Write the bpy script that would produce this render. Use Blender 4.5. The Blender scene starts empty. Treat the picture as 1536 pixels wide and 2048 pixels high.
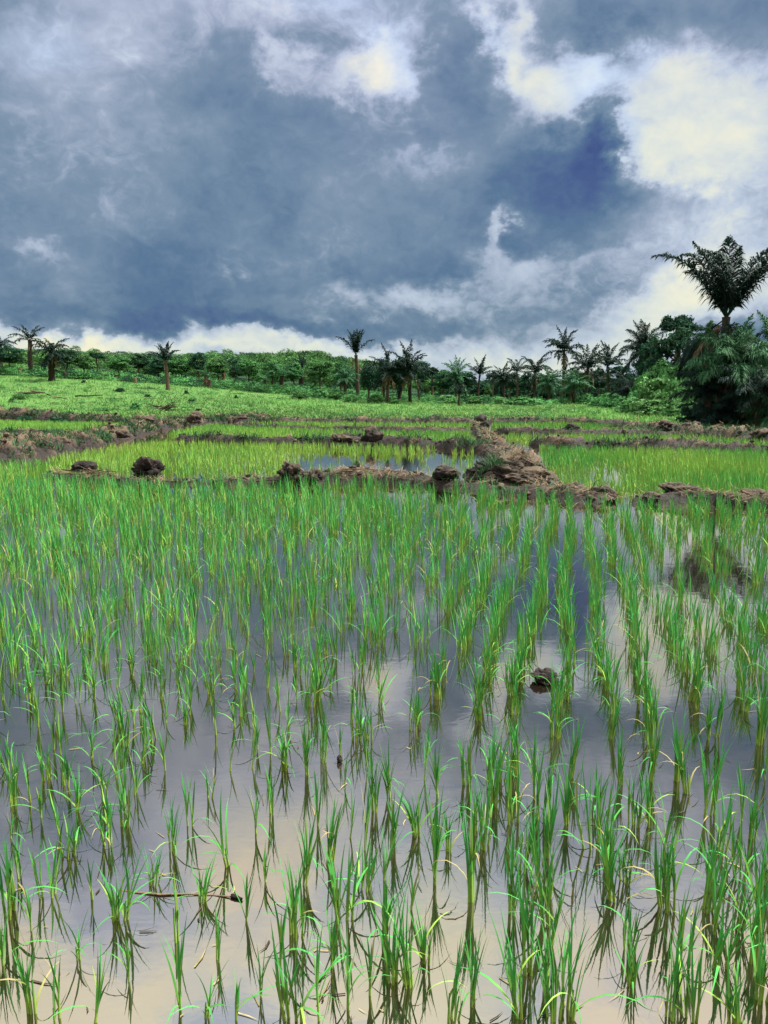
import bpy, math, random
import numpy as np
from mathutils import Vector, noise as mnoise

S = bpy.context.scene
COL = S.collection
R = math.radians
rng = np.random.default_rng(7)
random.seed(7)

# ------------------------------------------------------------------ camera
FPX, CXP, CYP = 1490.0, 768.0, 1024.0      # focal length and centre in photograph pixels
PITCH, CAMH = 8.9, 1.6
cam_d = bpy.data.cameras.new('camera')
cam = bpy.data.objects.new('camera', cam_d); COL.objects.link(cam)
cam.location = (0, 0, CAMH)
cam.rotation_euler = (R(90 - PITCH), 0, 0)
cam_d.sensor_fit = 'VERTICAL'
cam_d.angle = 2 * math.atan(1024 / FPX)
cam_d.clip_start, cam_d.clip_end = 0.05, 8000
S.camera = cam
S.render.resolution_x, S.render.resolution_y = 768, 1024

# ------------------------------------------------------------------ exposure
EXPO = 2.7
S.view_settings.view_transform = 'Standard'
S.view_settings.look = 'None'
S.view_settings.exposure = EXPO
S.view_settings.gamma = 1
S.view_settings.use_curve_mapping = False

SUN_EL, SUN_AZ = 58.0, 75.0                 # azimuth clockwise from +Y (the view direction)


def ray(px, py):
    a = R(PITCH)
    x = (px - CXP) / FPX; v = (CYP - py) / FPX
    d = Vector((x, math.cos(a) + v * math.sin(a), -math.sin(a) + v * math.cos(a)))
    return d.normalized()


def lin(r, g, b):
    f = lambda c: (c / 255 / 12.92) if c <= 10.3 else ((c / 255 + .055) / 1.055) ** 2.4
    return (f(r), f(g), f(b))


# ------------------------------------------------------------------ sky (world)
W = bpy.data.worlds.new('World'); S.world = W; W.use_nodes = True
NT = W.node_tree; NT.nodes.clear()


class NG:
    """tiny helper to write node graphs"""
    def __init__(s, nt): s.nt = nt

    def n(s, t, **kw):
        nd = s.nt.nodes.new(t)
        for k, v in kw.items(): setattr(nd, k, v)
        return nd

    def put(s, sock, v):
        if v is None: return
        if hasattr(v, 'links'): s.nt.links.new(v, sock)
        else: sock.default_value = v

    def m(s, op, a, b=None, c=None, clamp=False):
        nd = s.n('ShaderNodeMath', operation=op, use_clamp=clamp)
        for i, v in enumerate((a, b, c)): s.put(nd.inputs[i], v)
        return nd.outputs[0]

    def v(s, op, a, b=None, sc=None):
        nd = s.n('ShaderNodeVectorMath', operation=op)
        s.put(nd.inputs[0], a); s.put(nd.inputs[1], b)
        if sc is not None: s.put(nd.inputs['Scale'], sc)
        return nd.outputs['Value'] if op in ('DOT_PRODUCT', 'LENGTH') else nd.outputs[0]

    def noise(s, vec, scale, detail=4, rough=.5, dist=0.0, col=False):
        nd = s.n('ShaderNodeTexNoise')
        s.put(nd.inputs['Vector'], vec)
        nd.inputs['Scale'].default_value = scale; nd.inputs['Detail'].default_value = detail
        nd.inputs['Roughness'].default_value = rough; nd.inputs['Distortion'].default_value = dist
        return nd.outputs['Color'] if col else nd.outputs[0]

    def ramp(s, fac, stops, interp='LINEAR'):
        nd = s.n('ShaderNodeValToRGB'); s.put(nd.inputs[0], fac)
        cr = nd.color_ramp; cr.interpolation = interp
        while len(cr.elements) < len(stops): cr.elements.new(.5)
        for e, (p, c) in zip(cr.elements, stops):
            e.position = p; e.color = (*c, 1)
        return nd.outputs[0]

    def mix(s, fac, a, b, blend='MIX'):
        nd = s.n('ShaderNodeMix', data_type='RGBA', blend_type=blend)
        s.put(nd.inputs[0], fac)
        for i, x in ((6, a), (7, b)):
            if isinstance(x, tuple) and len(x) == 3: x = (*x, 1)
            s.put(nd.inputs[i], x)
        return nd.outputs[2]


g = NG(NT)
tc = g.n('ShaderNodeTexCoord')
dirv = g.v('NORMALIZE', tc.outputs['Generated'])
sx = g.n('ShaderNodeSeparateXYZ'); g.put(sx.inputs[0], dirv)
X, Y, Z = sx.outputs
az = g.m('ARCTAN2', X, Y)
el = g.m('ARCSINE', Z)
cmb = g.n('ShaderNodeCombineXYZ'); g.put(cmb.inputs[0], az); g.put(cmb.inputs[1], el)
uv0 = cmb.outputs[0]
# cloud field: seamless noise on the direction, flattened towards the horizon
flat = g.v('MULTIPLY', dirv, (1.0, 1.0, 1.35))
w1 = g.v('SUBTRACT', g.noise(flat, 2.6, 2, .5, col=True), (.5, .5, .5))
w2 = g.v('SUBTRACT', g.noise(flat, 11.0, 3, .6, col=True), (.5, .5, .5))
uv = g.v('ADD', uv0, g.v('MULTIPLY', w1, (.09, .06, 0)))
uv = g.v('ADD', uv, g.v('MULTIPLY', w2, (.135, .085, 0)))
w3 = g.v('SUBTRACT', g.noise(flat, 30.0, 4, .65, col=True), (.5, .5, .5))
uv = g.v('ADD', uv, g.v('MULTIPLY', w3, (.07, .05, 0)))


def blob(px, py, rx, ry, amp, rot=0.0):
    d = ray(px, py)
    a_, e_ = math.atan2(d.x, d.y), math.asin(d.z)
    mp = g.n('ShaderNodeMapping', vector_type='TEXTURE')
    g.put(mp.inputs['Vector'], uv)
    mp.inputs['Location'].default_value = (a_, e_, 0)
    mp.inputs['Rotation'].default_value = (0, 0, R(rot))
    mp.inputs['Scale'].default_value = (rx / FPX, ry / FPX, 1)
    dd = g.v('DOT_PRODUCT', mp.outputs[0], mp.outputs[0])
    return g.m('MULTIPLY', g.m('POWER', .5, dd), amp)


BLOBS = [
    # bright opening on the right
    (1410, 240, 140, 90, .48), (1300, 340, 100, 50, .42), (1110, 215, 70, 50, .42), (1490, 330, 110, 60, .40),
    (1190, 160, 100, 60, .26), (1250, 240, 110, 60, .24), (1400, 60, 200, 50, -.10),
    # openings near the top
    (750, 135, 40, 34, .60), (560, 108, 36, 32, .42), (650, 150, 70, 30, .26), (1010, 85, 30, 60, .50),
    (870, 60, 60, 40, .18), (600, 5, 90, 18, .22), (830, 130, 70, 40, .30), (1075, 130, 40, 40, .2),
    (900, 90, 50, 75, -.26), (1215, 30, 70, 28, -.42), (960, 190, 40, 40, -.16), (1330, 40, 160, 40, -.14),
    # dark tongue and mass
    (1205, 300, 40, 62, -1.05), (1110, 325, 60, 34, -.45), (1150, 395, 140, 46, -.46), (1255, 405, 60, 24, -.35), (1010, 360, 140, 60, -.10),
    (990, 455, 26, 24, .60), (985, 502, 24, 20, .18), (1110, 474, 120, 14, -.14), (1150, 520, 200, 26, .16), (800, 548, 110, 20, -.16), (900, 315, 50, 26, .22),
    (880, 480, 80, 34, -.08), (1300, 440, 160, 34, -.06), (1250, 560, 160, 50, -.06),
    # brighter banks low down
    (960, 590, 190, 40, .30, 8), (760, 612, 120, 26, .22), (1260, 655, 230, 40, .56, 14), (1040, 725, 260, 30, .46), (1100, 650, 160, 24, .08),
    (1420, 600, 110, 34, .42, 12), (1500, 500, 110, 50, .26), (1050, 535, 60, 16, .14),
    (60, 676, 210, 20, .58, -5), (330, 700, 190, 16, .58, -6), (560, 698, 150, 14, .52, -6), (200, 745, 400, 36, .40), (700, 720, 160, 20, .36),
    (300, 636, 320, 18, -.24, -4), (560, 655, 140, 14, -.14, -4),
    # left
    (240, 625, 260, 36, -.10), (330, 230, 200, 44, -.06), (60, 497, 60, 18, .24), (290, 440, 60, 40, .09),
    (480, 545, 14, 20, .18), (370, 60, 26, 50, .12), (120, 20, 120, 26, .09), (20, 340, 26, 50, .12),
    (640, 400, 200, 60, -.07), (180, 380, 200, 80, -.02),
]
fld = None
for b in BLOBS:
    o = blob(*b)
    fld = o if fld is None else g.m('ADD', fld, o)
# beyond the picture the deck carries on as broken cloud, brightened for the water's reflections
outside = g.m('SUBTRACT', 1.0, g.m('MULTIPLY',
              g.m('SMOOTH_MIN', 1.0, g.m('MULTIPLY', g.m('SUBTRACT', .80, g.m('ABSOLUTE', az)), 4.0, clamp=True), .2),
              g.m('MULTIPLY', g.m('SUBTRACT', .66, el), 4.0, clamp=True)), clamp=True)
big = g.noise(flat, 2.1, 3, .5, .3)
fine = g.noise(flat, 7.0, 6, .60, .4)
wisp = g.noise(g.v('ADD', flat, g.v('SCALE', w2, None, .25)), 19.0, 4, .62)
base = g.m('ADD', .315, g.m('MULTIPLY', outside, g.m('MULTIPLY_ADD', big, 1.5, -.22)))
vo = g.n('ShaderNodeTexNoise', noise_type='RIDGED_MULTIFRACTAL', normalize=False); g.put(vo.inputs['Vector'], g.v('ADD', flat, g.v('SCALE', w2, None, .12)))
vo.inputs['Scale'].default_value = 5.0; vo.inputs['Detail'].default_value = 3.0; vo.inputs['Roughness'].default_value = .55
billow = g.m('MULTIPLY_ADD', vo.outputs[0], -.45, .42)
nzf = g.m('ADD', g.m('MULTIPLY', g.m('SUBTRACT', fine, .5), .80), g.m('ADD', g.m('MULTIPLY', g.m('SUBTRACT', wisp, .5), .50), g.m('MULTIPLY', billow, .38)))
q_ = g.m('ADD', fld, nzf)
mr = g.n('ShaderNodeMapRange', interpolation_type='SMOOTHSTEP')
g.put(mr.inputs[0], q_); mr.inputs[1].default_value = .14; mr.inputs[2].default_value = .60; mr.inputs[3].default_value = 0.0; mr.inputs[4].default_value = .17
f = g.m('ADD', base, mr.outputs[0])
f = g.m('ADD', f, g.m('MULTIPLY', q_, .36))
f = g.m('ADD', f, g.m('MULTIPLY', g.m('SUBTRACT', big, .5), .55))
f = g.m('ADD', f, g.m('MULTIPLY', g.m('SUBTRACT', g.noise(flat, 4.3, 4, .6, .5), .5), .50))
k = 1 / 2 ** EXPO
st = [(0.0, (56, 72, 124)), (.14, (74, 98, 144)), (.28, (92, 122, 152)), (.44, (126, 150, 172)),
      (.58, (166, 182, 202)), (.70, (190, 206, 222)), (.84, (221, 230, 222)), (.95, (242, 242, 216))]
cloud = g.ramp(f, [(p, lin(*c)) for p, c in st], 'LINEAR')
# violet tint high up, creamy low near the horizon (thin cloud with light behind)
warm = g.m('SUBTRACT', 1.0, g.m('MULTIPLY', el, 6.0), clamp=True)
cloud = g.mix(g.m('MULTIPLY', warm, .6), cloud, g.mix(1.0, cloud, (1.02, .99, .90), 'MULTIPLY'))
vio = g.m('MULTIPLY', g.noise(flat, 3.4, 1, .5), g.m('MULTIPLY', el, 1.5, clamp=True))
cloud = g.mix(vio, cloud, g.mix(1.0, cloud, (1.13, .96, 1.10), 'MULTIPLY'))
high = g.m('MULTIPLY', g.m('SUBTRACT', el, .42), 4.0, clamp=True)
cloud = g.mix(high, cloud, g.mix(1.0, cloud, (.96, 1.0, 1.04), 'MULTIPLY'))
# unseen upper sky brightened to lighten the water, roughly like a CIE overcast
zen = g.m('MULTIPLY_ADD', g.m('SUBTRACT', g.m('MAXIMUM', Z, .42), .42), 3.0, 1.0)
cloud = g.v('SCALE', cloud, None, g.m('MULTIPLY', zen, k))
bgc = g.n('ShaderNodeBackground'); g.put(bgc.inputs[0], cloud); bgc.inputs[1].default_value = 1.0
sky = g.n('ShaderNodeTexSky', sky_type='NISHITA', sun_disc=False)
sky.sun_elevation = R(SUN_EL); sky.sun_rotation = R(SUN_AZ)
bgs = g.n('ShaderNodeBackground'); g.put(bgs.inputs[0], sky.outputs[0]); bgs.inputs[1].default_value = .05
gap = g.m('MULTIPLY', g.m('SUBTRACT', g.noise(flat, 5.0, 2, .5), .56), 3.0, clamp=True)
gap = g.m('MULTIPLY', gap, g.m('MULTIPLY', g.m('SUBTRACT', f, .45), 3.0, clamp=True))
gap = g.m('MULTIPLY', gap, g.m('MULTIPLY', el, 3.0, clamp=True))
mx = g.n('ShaderNodeMixShader'); g.put(mx.inputs[0], g.m('MULTIPLY', gap, .5))
NT.links.new(bgc.outputs[0], mx.inputs[1]); NT.links.new(bgs.outputs[0], mx.inputs[2])
wo = g.n('ShaderNodeOutputWorld'); NT.links.new(mx.outputs[0], wo.inputs[0])
W.cycles.sampling_method = 'MANUAL'; W.cycles.sample_map_resolution = 512

# ------------------------------------------------------------------ sun behind thin cloud
sd = bpy.data.lights.new('sun', 'SUN'); so = bpy.data.objects.new('sun', sd); COL.objects.link(so)
sd.energy = 1.5; sd.angle = R(14); sd.color = (1.0, .95, .84)
so.rotation_euler = (R(90 - SUN_EL), 0, R(180 - SUN_AZ))
so.location = (20, 20, 60)

S.cycles.max_bounces = 6; S.cycles.diffuse_bounces = 2; S.cycles.glossy_bounces = 3
S.cycles.transmission_bounces = 2; S.cycles.transparent_max_bounces = 4
S.cycles.caustics_reflective = False; S.cycles.caustics_refractive = False


# ================================================================== helpers
def link(o, parent=None):
    COL.objects.link(o)
    if parent is not None: o.parent = parent
    return o


def tag(o, label=None, cat=None, group=None, kind=None):
    for kk, vv in (('label', label), ('category', cat), ('group', group), ('kind', kind)):
        if vv: o[kk] = vv
    return o


def empty(name, loc, rz=0.0, sc=1.0):
    o = bpy.data.objects.new(name, None); COL.objects.link(o)
    o.location = loc; o.rotation_euler = (0, 0, rz); o.scale = (sc,) * 3 if not hasattr(sc, '__len__') else sc
    o.empty_display_size = .1
    return o


def mesh_np(name, verts, faces, colors=None, mat=None, smooth=False):
    """verts (n,3); faces (m,k) with k = 3 or 4, or a list of such arrays; colors (n,3) linear"""
    me = bpy.data.meshes.new(name)
    fl = faces if isinstance(faces, list) else [faces]
    fl = [np.asarray(q, dtype=np.int32) for q in fl if len(q)]
    loops = np.concatenate([q.ravel() for q in fl])
    tot = np.concatenate([np.full(len(q), q.shape[1], dtype=np.int32) for q in fl])
    start = np.concatenate([[0], np.cumsum(tot)[:-1]]).astype(np.int32)
    me.vertices.add(len(verts)); me.vertices.foreach_set('co', np.asarray(verts, dtype=np.float32).ravel())
    me.loops.add(len(loops)); me.loops.foreach_set('vertex_index', loops)
    me.polygons.add(len(tot)); me.polygons.foreach_set('loop_start', start); me.polygons.foreach_set('loop_total', tot)
    if smooth: me.polygons.foreach_set('use_smooth', np.ones(len(tot), dtype=bool))
    me.update(calc_edges=True)
    if colors is not None:
        at = me.color_attributes.new('tint', 'FLOAT_COLOR', 'POINT')
        c = np.ones((len(verts), 4), dtype=np.float32); c[:, :3] = colors
        at.data.foreach_set('color', c.ravel())
    if mat: me.materials.append(mat)
    return me


def obj(name, me, parent=None):
    return link(bpy.data.objects.new(name, me), parent)


class Acc:
    """gathers (verts, faces, colours) pieces into one mesh"""
    def __init__(s): s.v, s.f4, s.f3, s.c, s.n = [], [], [], [], 0

    def add(s, v, f4=None, f3=None, c=(1, 1, 1)):
        v = np.asarray(v, dtype=float).reshape(-1, 3)
        s.v.append(v)
        c = np.asarray(c, dtype=float)
        s.c.append(np.broadcast_to(c, (len(v), 3)) if c.ndim == 1 else c)
        if f4 is not None and len(f4): s.f4.append(np.asarray(f4) + s.n)
        if f3 is not None and len(f3): s.f3.append(np.asarray(f3) + s.n)
        s.n += len(v)

    def mesh(s, name, mat, smooth=False):
        fl = []
        if s.f4: fl.append(np.concatenate(s.f4))
        if s.f3: fl.append(np.concatenate(s.f3))
        return mesh_np(name, np.concatenate(s.v), fl, np.concatenate(s.c), mat, smooth)


def material(name, rough=.6, spec=.3, transl=0.0, var=.25, hue=.0, bump=0.0, bscale=40.0, nscale=2.0, namp=.3, obj_coords=True):
    """colour from the mesh's own tint, varied per object and by noise"""
    m = bpy.data.materials.new(name); m.use_nodes = True
    nt = m.node_tree; nt.nodes.clear(); q = NG(nt)
    at = q.n('ShaderNodeAttribute', attribute_name='tint')
    oi = q.n('ShaderNodeObjectInfo'); t = q.n('ShaderNodeTexCoord')
    vec = t.outputs['Object'] if obj_coords else q.n('ShaderNodeNewGeometry').outputs['Position']
    nz = q.noise(vec, nscale, 4, .6)
    val = q.m('MULTIPLY', q.m('MULTIPLY_ADD', oi.outputs['Random'], var, 1 - var / 2), q.m('MULTIPLY_ADD', nz, namp * 2, 1 - namp))
    hs = q.n('ShaderNodeHueSaturation'); q.put(hs.inputs['Color'], at.outputs['Color'])
    q.put(hs.inputs['Hue'], q.m('MULTIPLY_ADD', oi.outputs['Random'], hue, .5 - hue / 2)); q.put(hs.inputs['Value'], val)
    p = q.n('ShaderNodeBsdfPrincipled'); q.put(p.inputs['Base Color'], hs.outputs[0])
    p.inputs['Roughness'].default_value = rough; p.inputs['Specular IOR Level'].default_value = spec
    out = q.n('ShaderNodeOutputMaterial')
    if bump:
        bp = q.n('ShaderNodeBump'); bp.inputs['Strength'].default_value = bump; bp.inputs['Distance'].default_value = .05
        q.put(bp.inputs['Height'], q.noise(vec, bscale, 5, .65)); nt.links.new(bp.outputs[0], p.inputs['Normal'])
    if transl:
        tr = q.n('ShaderNodeBsdfTranslucent'); q.put(tr.inputs[0], hs.outputs[0])
        ms = q.n('ShaderNodeMixShader'); ms.inputs[0].default_value = transl
        nt.links.new(p.outputs[0], ms.inputs[1]); nt.links.new(tr.outputs[0], ms.inputs[2]); nt.links.new(ms.outputs[0], out.inputs[0])
    else:
        nt.links.new(p.outputs[0], out.inputs[0])
    return m


M_rice = material('rice_leaf', .75, .06, .10, var=.24, hue=.02, nscale=6, namp=.12)
M_palm = material('palm_leaf', .65, .12, .10, var=.3, hue=.02, nscale=1.5, namp=.2)
M_leaf = material('leaf', .8, .08, .18, var=.35, hue=.03, nscale=.8, namp=.25)
M_bark = material('bark', .9, .1, 0, var=.2, bump=.6, bscale=14, nscale=5, namp=.35)
M_mud = material('mud', .75, .3, 0, var=.2, bump=1.0, bscale=18, nscale=7, namp=.55)
M_straw = material('straw', .8, .15, .1, var=.2, nscale=8, namp=.3)
M_grass = material('grass', .6, .2, .25, var=.1, nscale=.15, namp=.35)

# linear base colours
C_RICE = np.array((.056, .275, .056)); C_RICE_Y = np.array((.300, .440, .075)); C_RICE_D = np.array((.024, .125, .034))
C_DRY = np.array((.34, .29, .13))
C_PALM = np.array((.009, .027, .020)); C_PALM_L = np.array((.046, .135, .064))
C_DARK = np.array((.016, .050, .028)); C_MID = np.array((.058, .165, .052)); C_LIGHT = np.array((.095, .245, .080))
C_MUD = np.array((.019, .012, .012)); C_TAN = np.array((.140, .100, .064)); C_BARK = np.array((.060, .045, .035))


def sstep(a, b, x):
    t = np.clip((np.asarray(x, dtype=float) - a) / (b - a), 0, 1)
    return t * t * (3 - 2 * t)


# ================================================================== terrain
def H(x, y):
    x = np.asarray(x, dtype=float); y = np.asarray(y, dtype=float)
    a = np.degrees(np.arctan2(x, np.maximum(y, 1)))
    rise = np.interp(a, [-60, -30, -20, -10, 0, 6, 12, 60], [9, 6.6, 5.0, 3.0, 1.3, .6, .15, 0.0])
    hill = np.interp(a, [-60, -30, -12, -4, 2, 8, 60], [9, 9.5, 10.5, 11, 8, 0, 0])
    h = -.12 + .22 * sstep(49, 54, y) + rise * sstep(52, 118, y) + hill * sstep(118, 300, y)
    h = h + .36 * sstep(13.6, 15.6, x) * sstep(31, 36, y) * (1 - sstep(60, 80, y))
    h = h + .5 * sstep(-2.0, -4.0, y)
    h = h + .25 * np.sin(x * .21 + 1.3) * np.sin(y * .17) * sstep(56, 75, y)
    return h


def terrain():
    xs = np.concatenate([-np.geomspace(60, 4000, 36)[::-1], np.linspace(-58, 58, 150), np.geomspace(60, 4000, 36)])
    ys = np.concatenate([[-4000, -1200, -300, -90, -30, -12, -6, -5, -4, -3, -2, -1], np.linspace(0, 130, 170), np.geomspace(132, 6000, 60)])
    XX, YY = np.meshgrid(xs, ys, indexing='ij')
    ZZ = H(XX, YY)
    v = np.stack([XX, YY, ZZ], -1).reshape(-1, 3)
    ny = len(ys)
    i, j = np.meshgrid(np.arange(len(xs) - 1), np.arange(ny - 1), indexing='ij')
    a = (i * ny + j).ravel()
    fc = np.stack([a, a + ny, a + ny + 1, a + 1], -1)
    m = bpy.data.materials.new('ground'); m.use_nodes = True
    q = NG(m.node_tree); p = m.node_tree.nodes['Principled BSDF']
    pos = q.n('ShaderNodeNewGeometry').outputs['Position']
    n1 = q.noise(pos, .09, 5, .6); n2 = q.noise(pos, 1.1, 5, .7)
    gr = q.ramp(q.m('MULTIPLY_ADD', n2, .55, q.m('MULTIPLY', n1, .5)),
                [(.25, (.030, .085, .022)), (.45, (.060, .150, .036)), (.6, (.085, .180, .045)), (.78, (.15, .17, .06))])
    sep = q.n('ShaderNodeSeparateXYZ'); q.put(sep.inputs[0], pos)
    mudc = q.ramp(n2, [(.3, (.045, .033, .024)), (.7, (.12, .085, .055))])
    far = q.m('MULTIPLY', q.m('SUBTRACT', sep.outputs[1], 128.0), .05, clamp=True)
    c = q.mix(q.m('MULTIPLY', q.m('ADD', sep.outputs[2], -.02), 8.0, clamp=True), mudc, gr)
    c = q.mix(far, c, (.016, .045, .020))
    q.put(p.inputs['Base Color'], c); p.inputs['Roughness'].default_value = .9; p.inputs['Specular IOR Level'].default_value = .1
    bp = q.n('ShaderNodeBump'); bp.inputs['Strength'].default_value = .6; bp.inputs['Distance'].default_value = .2
    q.put(bp.inputs['Height'], q.noise(pos, 2.5, 6, .7)); q.nt.links.new(bp.outputs[0], p.inputs['Normal'])
    o = obj('ground', mesh_np('ground', v, fc, None, m, True))
    tag(o, 'grassy ground rising gently from the paddies to the wooded hill', kind='structure')


def hit(px, py, lo=14.0, hi=900.0):
    """where the line of sight through a photograph pixel meets the ground (or the water)"""
    d = ray(px, py)
    t = np.geomspace(lo, hi, 6000) / d.y
    z = CAMH + t * d.z
    h = np.maximum(H(t * d.x, t * d.y), 0.0)
    ok = np.nonzero(z <= h)[0]
    i = ok[0] if len(ok) else len(t) - 1
    return Vector((t[i] * d.x, t[i] * d.y, float(H(t[i] * d.x, t[i] * d.y))))


def G(px, py, z=0.0):
    d = ray(px, py); t = (z - CAMH) / d.z
    return Vector((d.x * t, d.y * t, z))


def scale_at(p):
    """photograph pixels per metre at a point"""
    a = R(PITCH)
    return FPX / (p.y * math.cos(a) - (p.z - CAMH) * math.sin(a))


def water():
    m = bpy.data.materials.new('paddy_water'); m.use_nodes = True
    nt = m.node_tree; nt.nodes.clear(); q = NG(nt)
    pos = q.n('ShaderNodeNewGeometry').outputs['Position']
    n1 = q.noise(pos, 1.3, 5, .6, .4); n2 = q.noise(pos, 9.0, 4, .6)
    silt = q.m('MULTIPLY_ADD', q.noise(pos, .42, 4, .6, .6), .75, q.m('MULTIPLY_ADD', n1, .35, q.m('MULTIPLY', n2, .10)))
    mud = q.ramp(silt, [(.48, (.010, .007, .005)), (.62, (.016, .012, .009)), (.74, (.045, .037, .029)), (.86, (.10, .082, .062))])
    df = q.n('ShaderNodeBsdfDiffuse'); q.put(df.inputs[0], mud)
    gl = q.n('ShaderNodeBsdfGlossy'); gl.inputs['Color'].default_value = (1.0, .935, .82, 1); gl.inputs['Roughness'].default_value = .03
    bp = q.n('ShaderNodeBump'); bp.inputs['Strength'].default_value = .035; bp.inputs['Distance'].default_value = .012
    st_ = q.v('MULTIPLY', pos, (1.0, 1.6, 1.0))
    q.put(bp.inputs['Height'], q.m('MULTIPLY_ADD', q.noise(st_, 5.0, 3, .5, .6), 1.0, q.m('MULTIPLY', q.noise(st_, 26.0, 2, .5), .25)))
    nt.links.new(bp.outputs[0], gl.inputs['Normal'])
    lw = q.n('ShaderNodeFresnel'); lw.inputs['IOR'].default_value = 1.9
    fac = q.m('MULTIPLY_ADD', lw.outputs[0], 1.0, .30, clamp=True)
    ms = q.n('ShaderNodeMixShader'); q.put(ms.inputs[0], fac)
    nt.links.new(df.outputs[0], ms.inputs[1]); nt.links.new(gl.outputs[0], ms.inputs[2])
    out = q.n('ShaderNodeOutputMaterial'); nt.links.new(ms.outputs[0], out.inputs[0])
    v = [(-90, -3.4, 0), (90, -3.4, 0), (90, 53, 0), (-90, 53, 0)]
    o = obj('water', mesh_np('water', np.array(v, dtype=float), np.array([[0, 1, 2, 3]]), None, m))
    tag(o, 'shallow muddy water mirroring the sky between the rice plants', kind='structure')


terrain(); water()


# ================================================================== earth bunds
SURF = []     # samples of bund tops for straw and weeds: (x, y, z, halfwidth, ppm)


def fr(x, y, z=0.0, sc=1.0, oct=4):
    return mnoise.fractal(Vector((x * sc, y * sc, z * sc)), .9, 2.1, oct)


def bund(label, pts, w, h, step, tan=.5, lump=.5, seed=0.0, weeds=.5, cs=15):
    step *= .7; cs = int(cs * 1.5); h *= .74; w *= .85
    """a lumpy bank of earth along a polyline; pts are (x, y[, width factor, height factor])"""
    P = []
    pts = [tuple(p) + (1.0,) * (4 - len(p)) for p in pts]
    for a, b in zip(pts[:-1], pts[1:]):
        L = math.hypot(b[0] - a[0], b[1] - a[1]); n = max(1, int(L / step))
        for i in range(n):
            t = i / n; P.append([a[k] + (b[k] - a[k]) * t for k in range(4)])
    P.append(list(pts[-1])); P = np.array(P)
    # smooth the path
    for _ in range(6): P[1:-1] = .25 * P[:-2] + .5 * P[1:-1] + .25 * P[2:]
    T = np.gradient(P[:, :2], axis=0); T /= np.linalg.norm(T, axis=1)[:, None] + 1e-9
    N = np.stack([-T[:, 1], T[:, 0]], -1)
    n = len(P); V = np.zeros((n, cs, 3)); C = np.zeros((n, cs, 3))
    for i in range(n):
        wi = w * P[i, 2] * (1 + .3 * fr(P[i, 0], P[i, 1], seed, .9)); hi = h * P[i, 3]
        e = min(1, i * step / (w * .8), (n - 1 - i) * step / (w * .8)); e = .15 + .85 * math.sqrt(max(e, 0))
        for j in range(cs):
            s = -1 + 2 * j / (cs - 1)
            x = P[i, 0] + N[i, 0] * s * wi; y = P[i, 1] + N[i, 1] * s * wi
            pr = (1 - abs(s) ** 2.6)
            f1 = fr(x, y, seed, 1.1, 4); f2 = fr(x + 9, y, seed, 4.2, 6)
            z = hi * pr * e * (1 + lump * f1) + hi * lump * (.75 * abs(f2) + .35 * f2) * pr - .10 * (1 - pr)
            jx = .22 * w * f2; jy = .22 * w * fr(x, y + 5, seed, 3.1, 4)
            V[i, j] = (x + jx, y + jy, z)
            dry = np.clip(tan * 1.1 * pr + 1.1 * f1 + 1.0 * f2 - .60, 0, 1) * np.clip((z - .03) / .07, 0, 1)
            C[i, j] = C_MUD * (1 - dry) + C_TAN * dry
            if z > .04 and abs(s) < .9: SURF.append((x + jx, y + jy, z, w, weeds, dry))
    i, j = np.meshgrid(np.arange(n - 1), np.arange(cs - 1), indexing='ij'); a = (i * cs + j).ravel()
    fc = np.stack([a, a + cs, a + cs + 1, a + 1], -1)
    o = obj('earth_bund', mesh_np('earth_bund', V.reshape(-1, 3), fc, C.reshape(-1, 3), M_mud, False))
    return tag(o, label, kind='structure')


def gp(*l):
    out = []
    for p in l:
        q = G(p[0], p[1]); out.append((q.x, q.y) + tuple(p[2:]))
    return out


bund('low mud bund with dry trodden top between front paddy and second paddies', gp((90, 952, .6, .5), (180, 958, 1, .8), (300, 968, .8, .5), (420, 968, .6, .35), (520, 968, .9, .9), (590, 966, 1.1, 1.0),
     (660, 962, 1.2, 1.1), (740, 960, 1.5, 1.5), (820, 965, 1.2, 1.1), (900, 972, 1, .8), (980, 982, 1.1, .8), (1080, 988, 1.2, 1.0), (1150, 996, 1.2, 1.1), (1215, 1006, 1, 1.0)),
     .42, .17, .07, .85, .55, 1.0, .12, 19)
bund('mud bund at the edge of the front paddy with a pale dry crest', gp((1262, 1006, .8, .8), (1330, 1006, 1.1, 1.1), (1380, 1002, 1.3, 1.1), (1460, 1006, 1, .9), (1540, 1012, 1.1, 1.1), (1640, 1016)),
     .36, .17, .07, .75, .55, 2.0, .12, 19)
bund('broad straw-topped bund running back from the central heap', gp((1085, 984, 1.0, .6), (1040, 950, 1.4, 1.3), (1010, 915, 1.2, 1.3), (985, 888, .9, .9), (965, 868, .8, .8), (955, 856, .9, .9), (960, 846)),
     .55, .26, .10, .7, .6, 3.0, .12, 17)
bund('dark weedy bund across the middle of the paddies', gp((360, 880), (450, 886), (560, 888), (690, 888, 1.2, 1.2), (750, 889, 1.2, 1.3), (860, 893, 1, .9), (960, 899), (1000, 902)), .5, .26, .13, .35, .7, 4.0, .9, 13)
bund('dark bund behind the dense green paddy', gp((1065, 890), (1150, 895, 1.2, 1.2), (1240, 897), (1330, 899, 1.1, 1.1), (1420, 899), (1540, 902), (1660, 906)), .5, .26, .13, .4, .7, 5.0, .7, 13)
bund('broad rough bund crossing diagonally with tan clods and weeds', gp((-130, 945, 1.2, 1.3), (-20, 925, 1.5, 1.5), (60, 908, 1.5, 1.5), (150, 893, 1.3, 1.3), (230, 876, 1.2, 1.2), (290, 862, 1.3, 1.2), (370, 850, 1.4, 1.2), (450, 843, 1.3, 1.3), (530, 838, 1.2, 1)),
     .70, .32, .13, .75, .75, 6.0, .8, 15)
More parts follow.
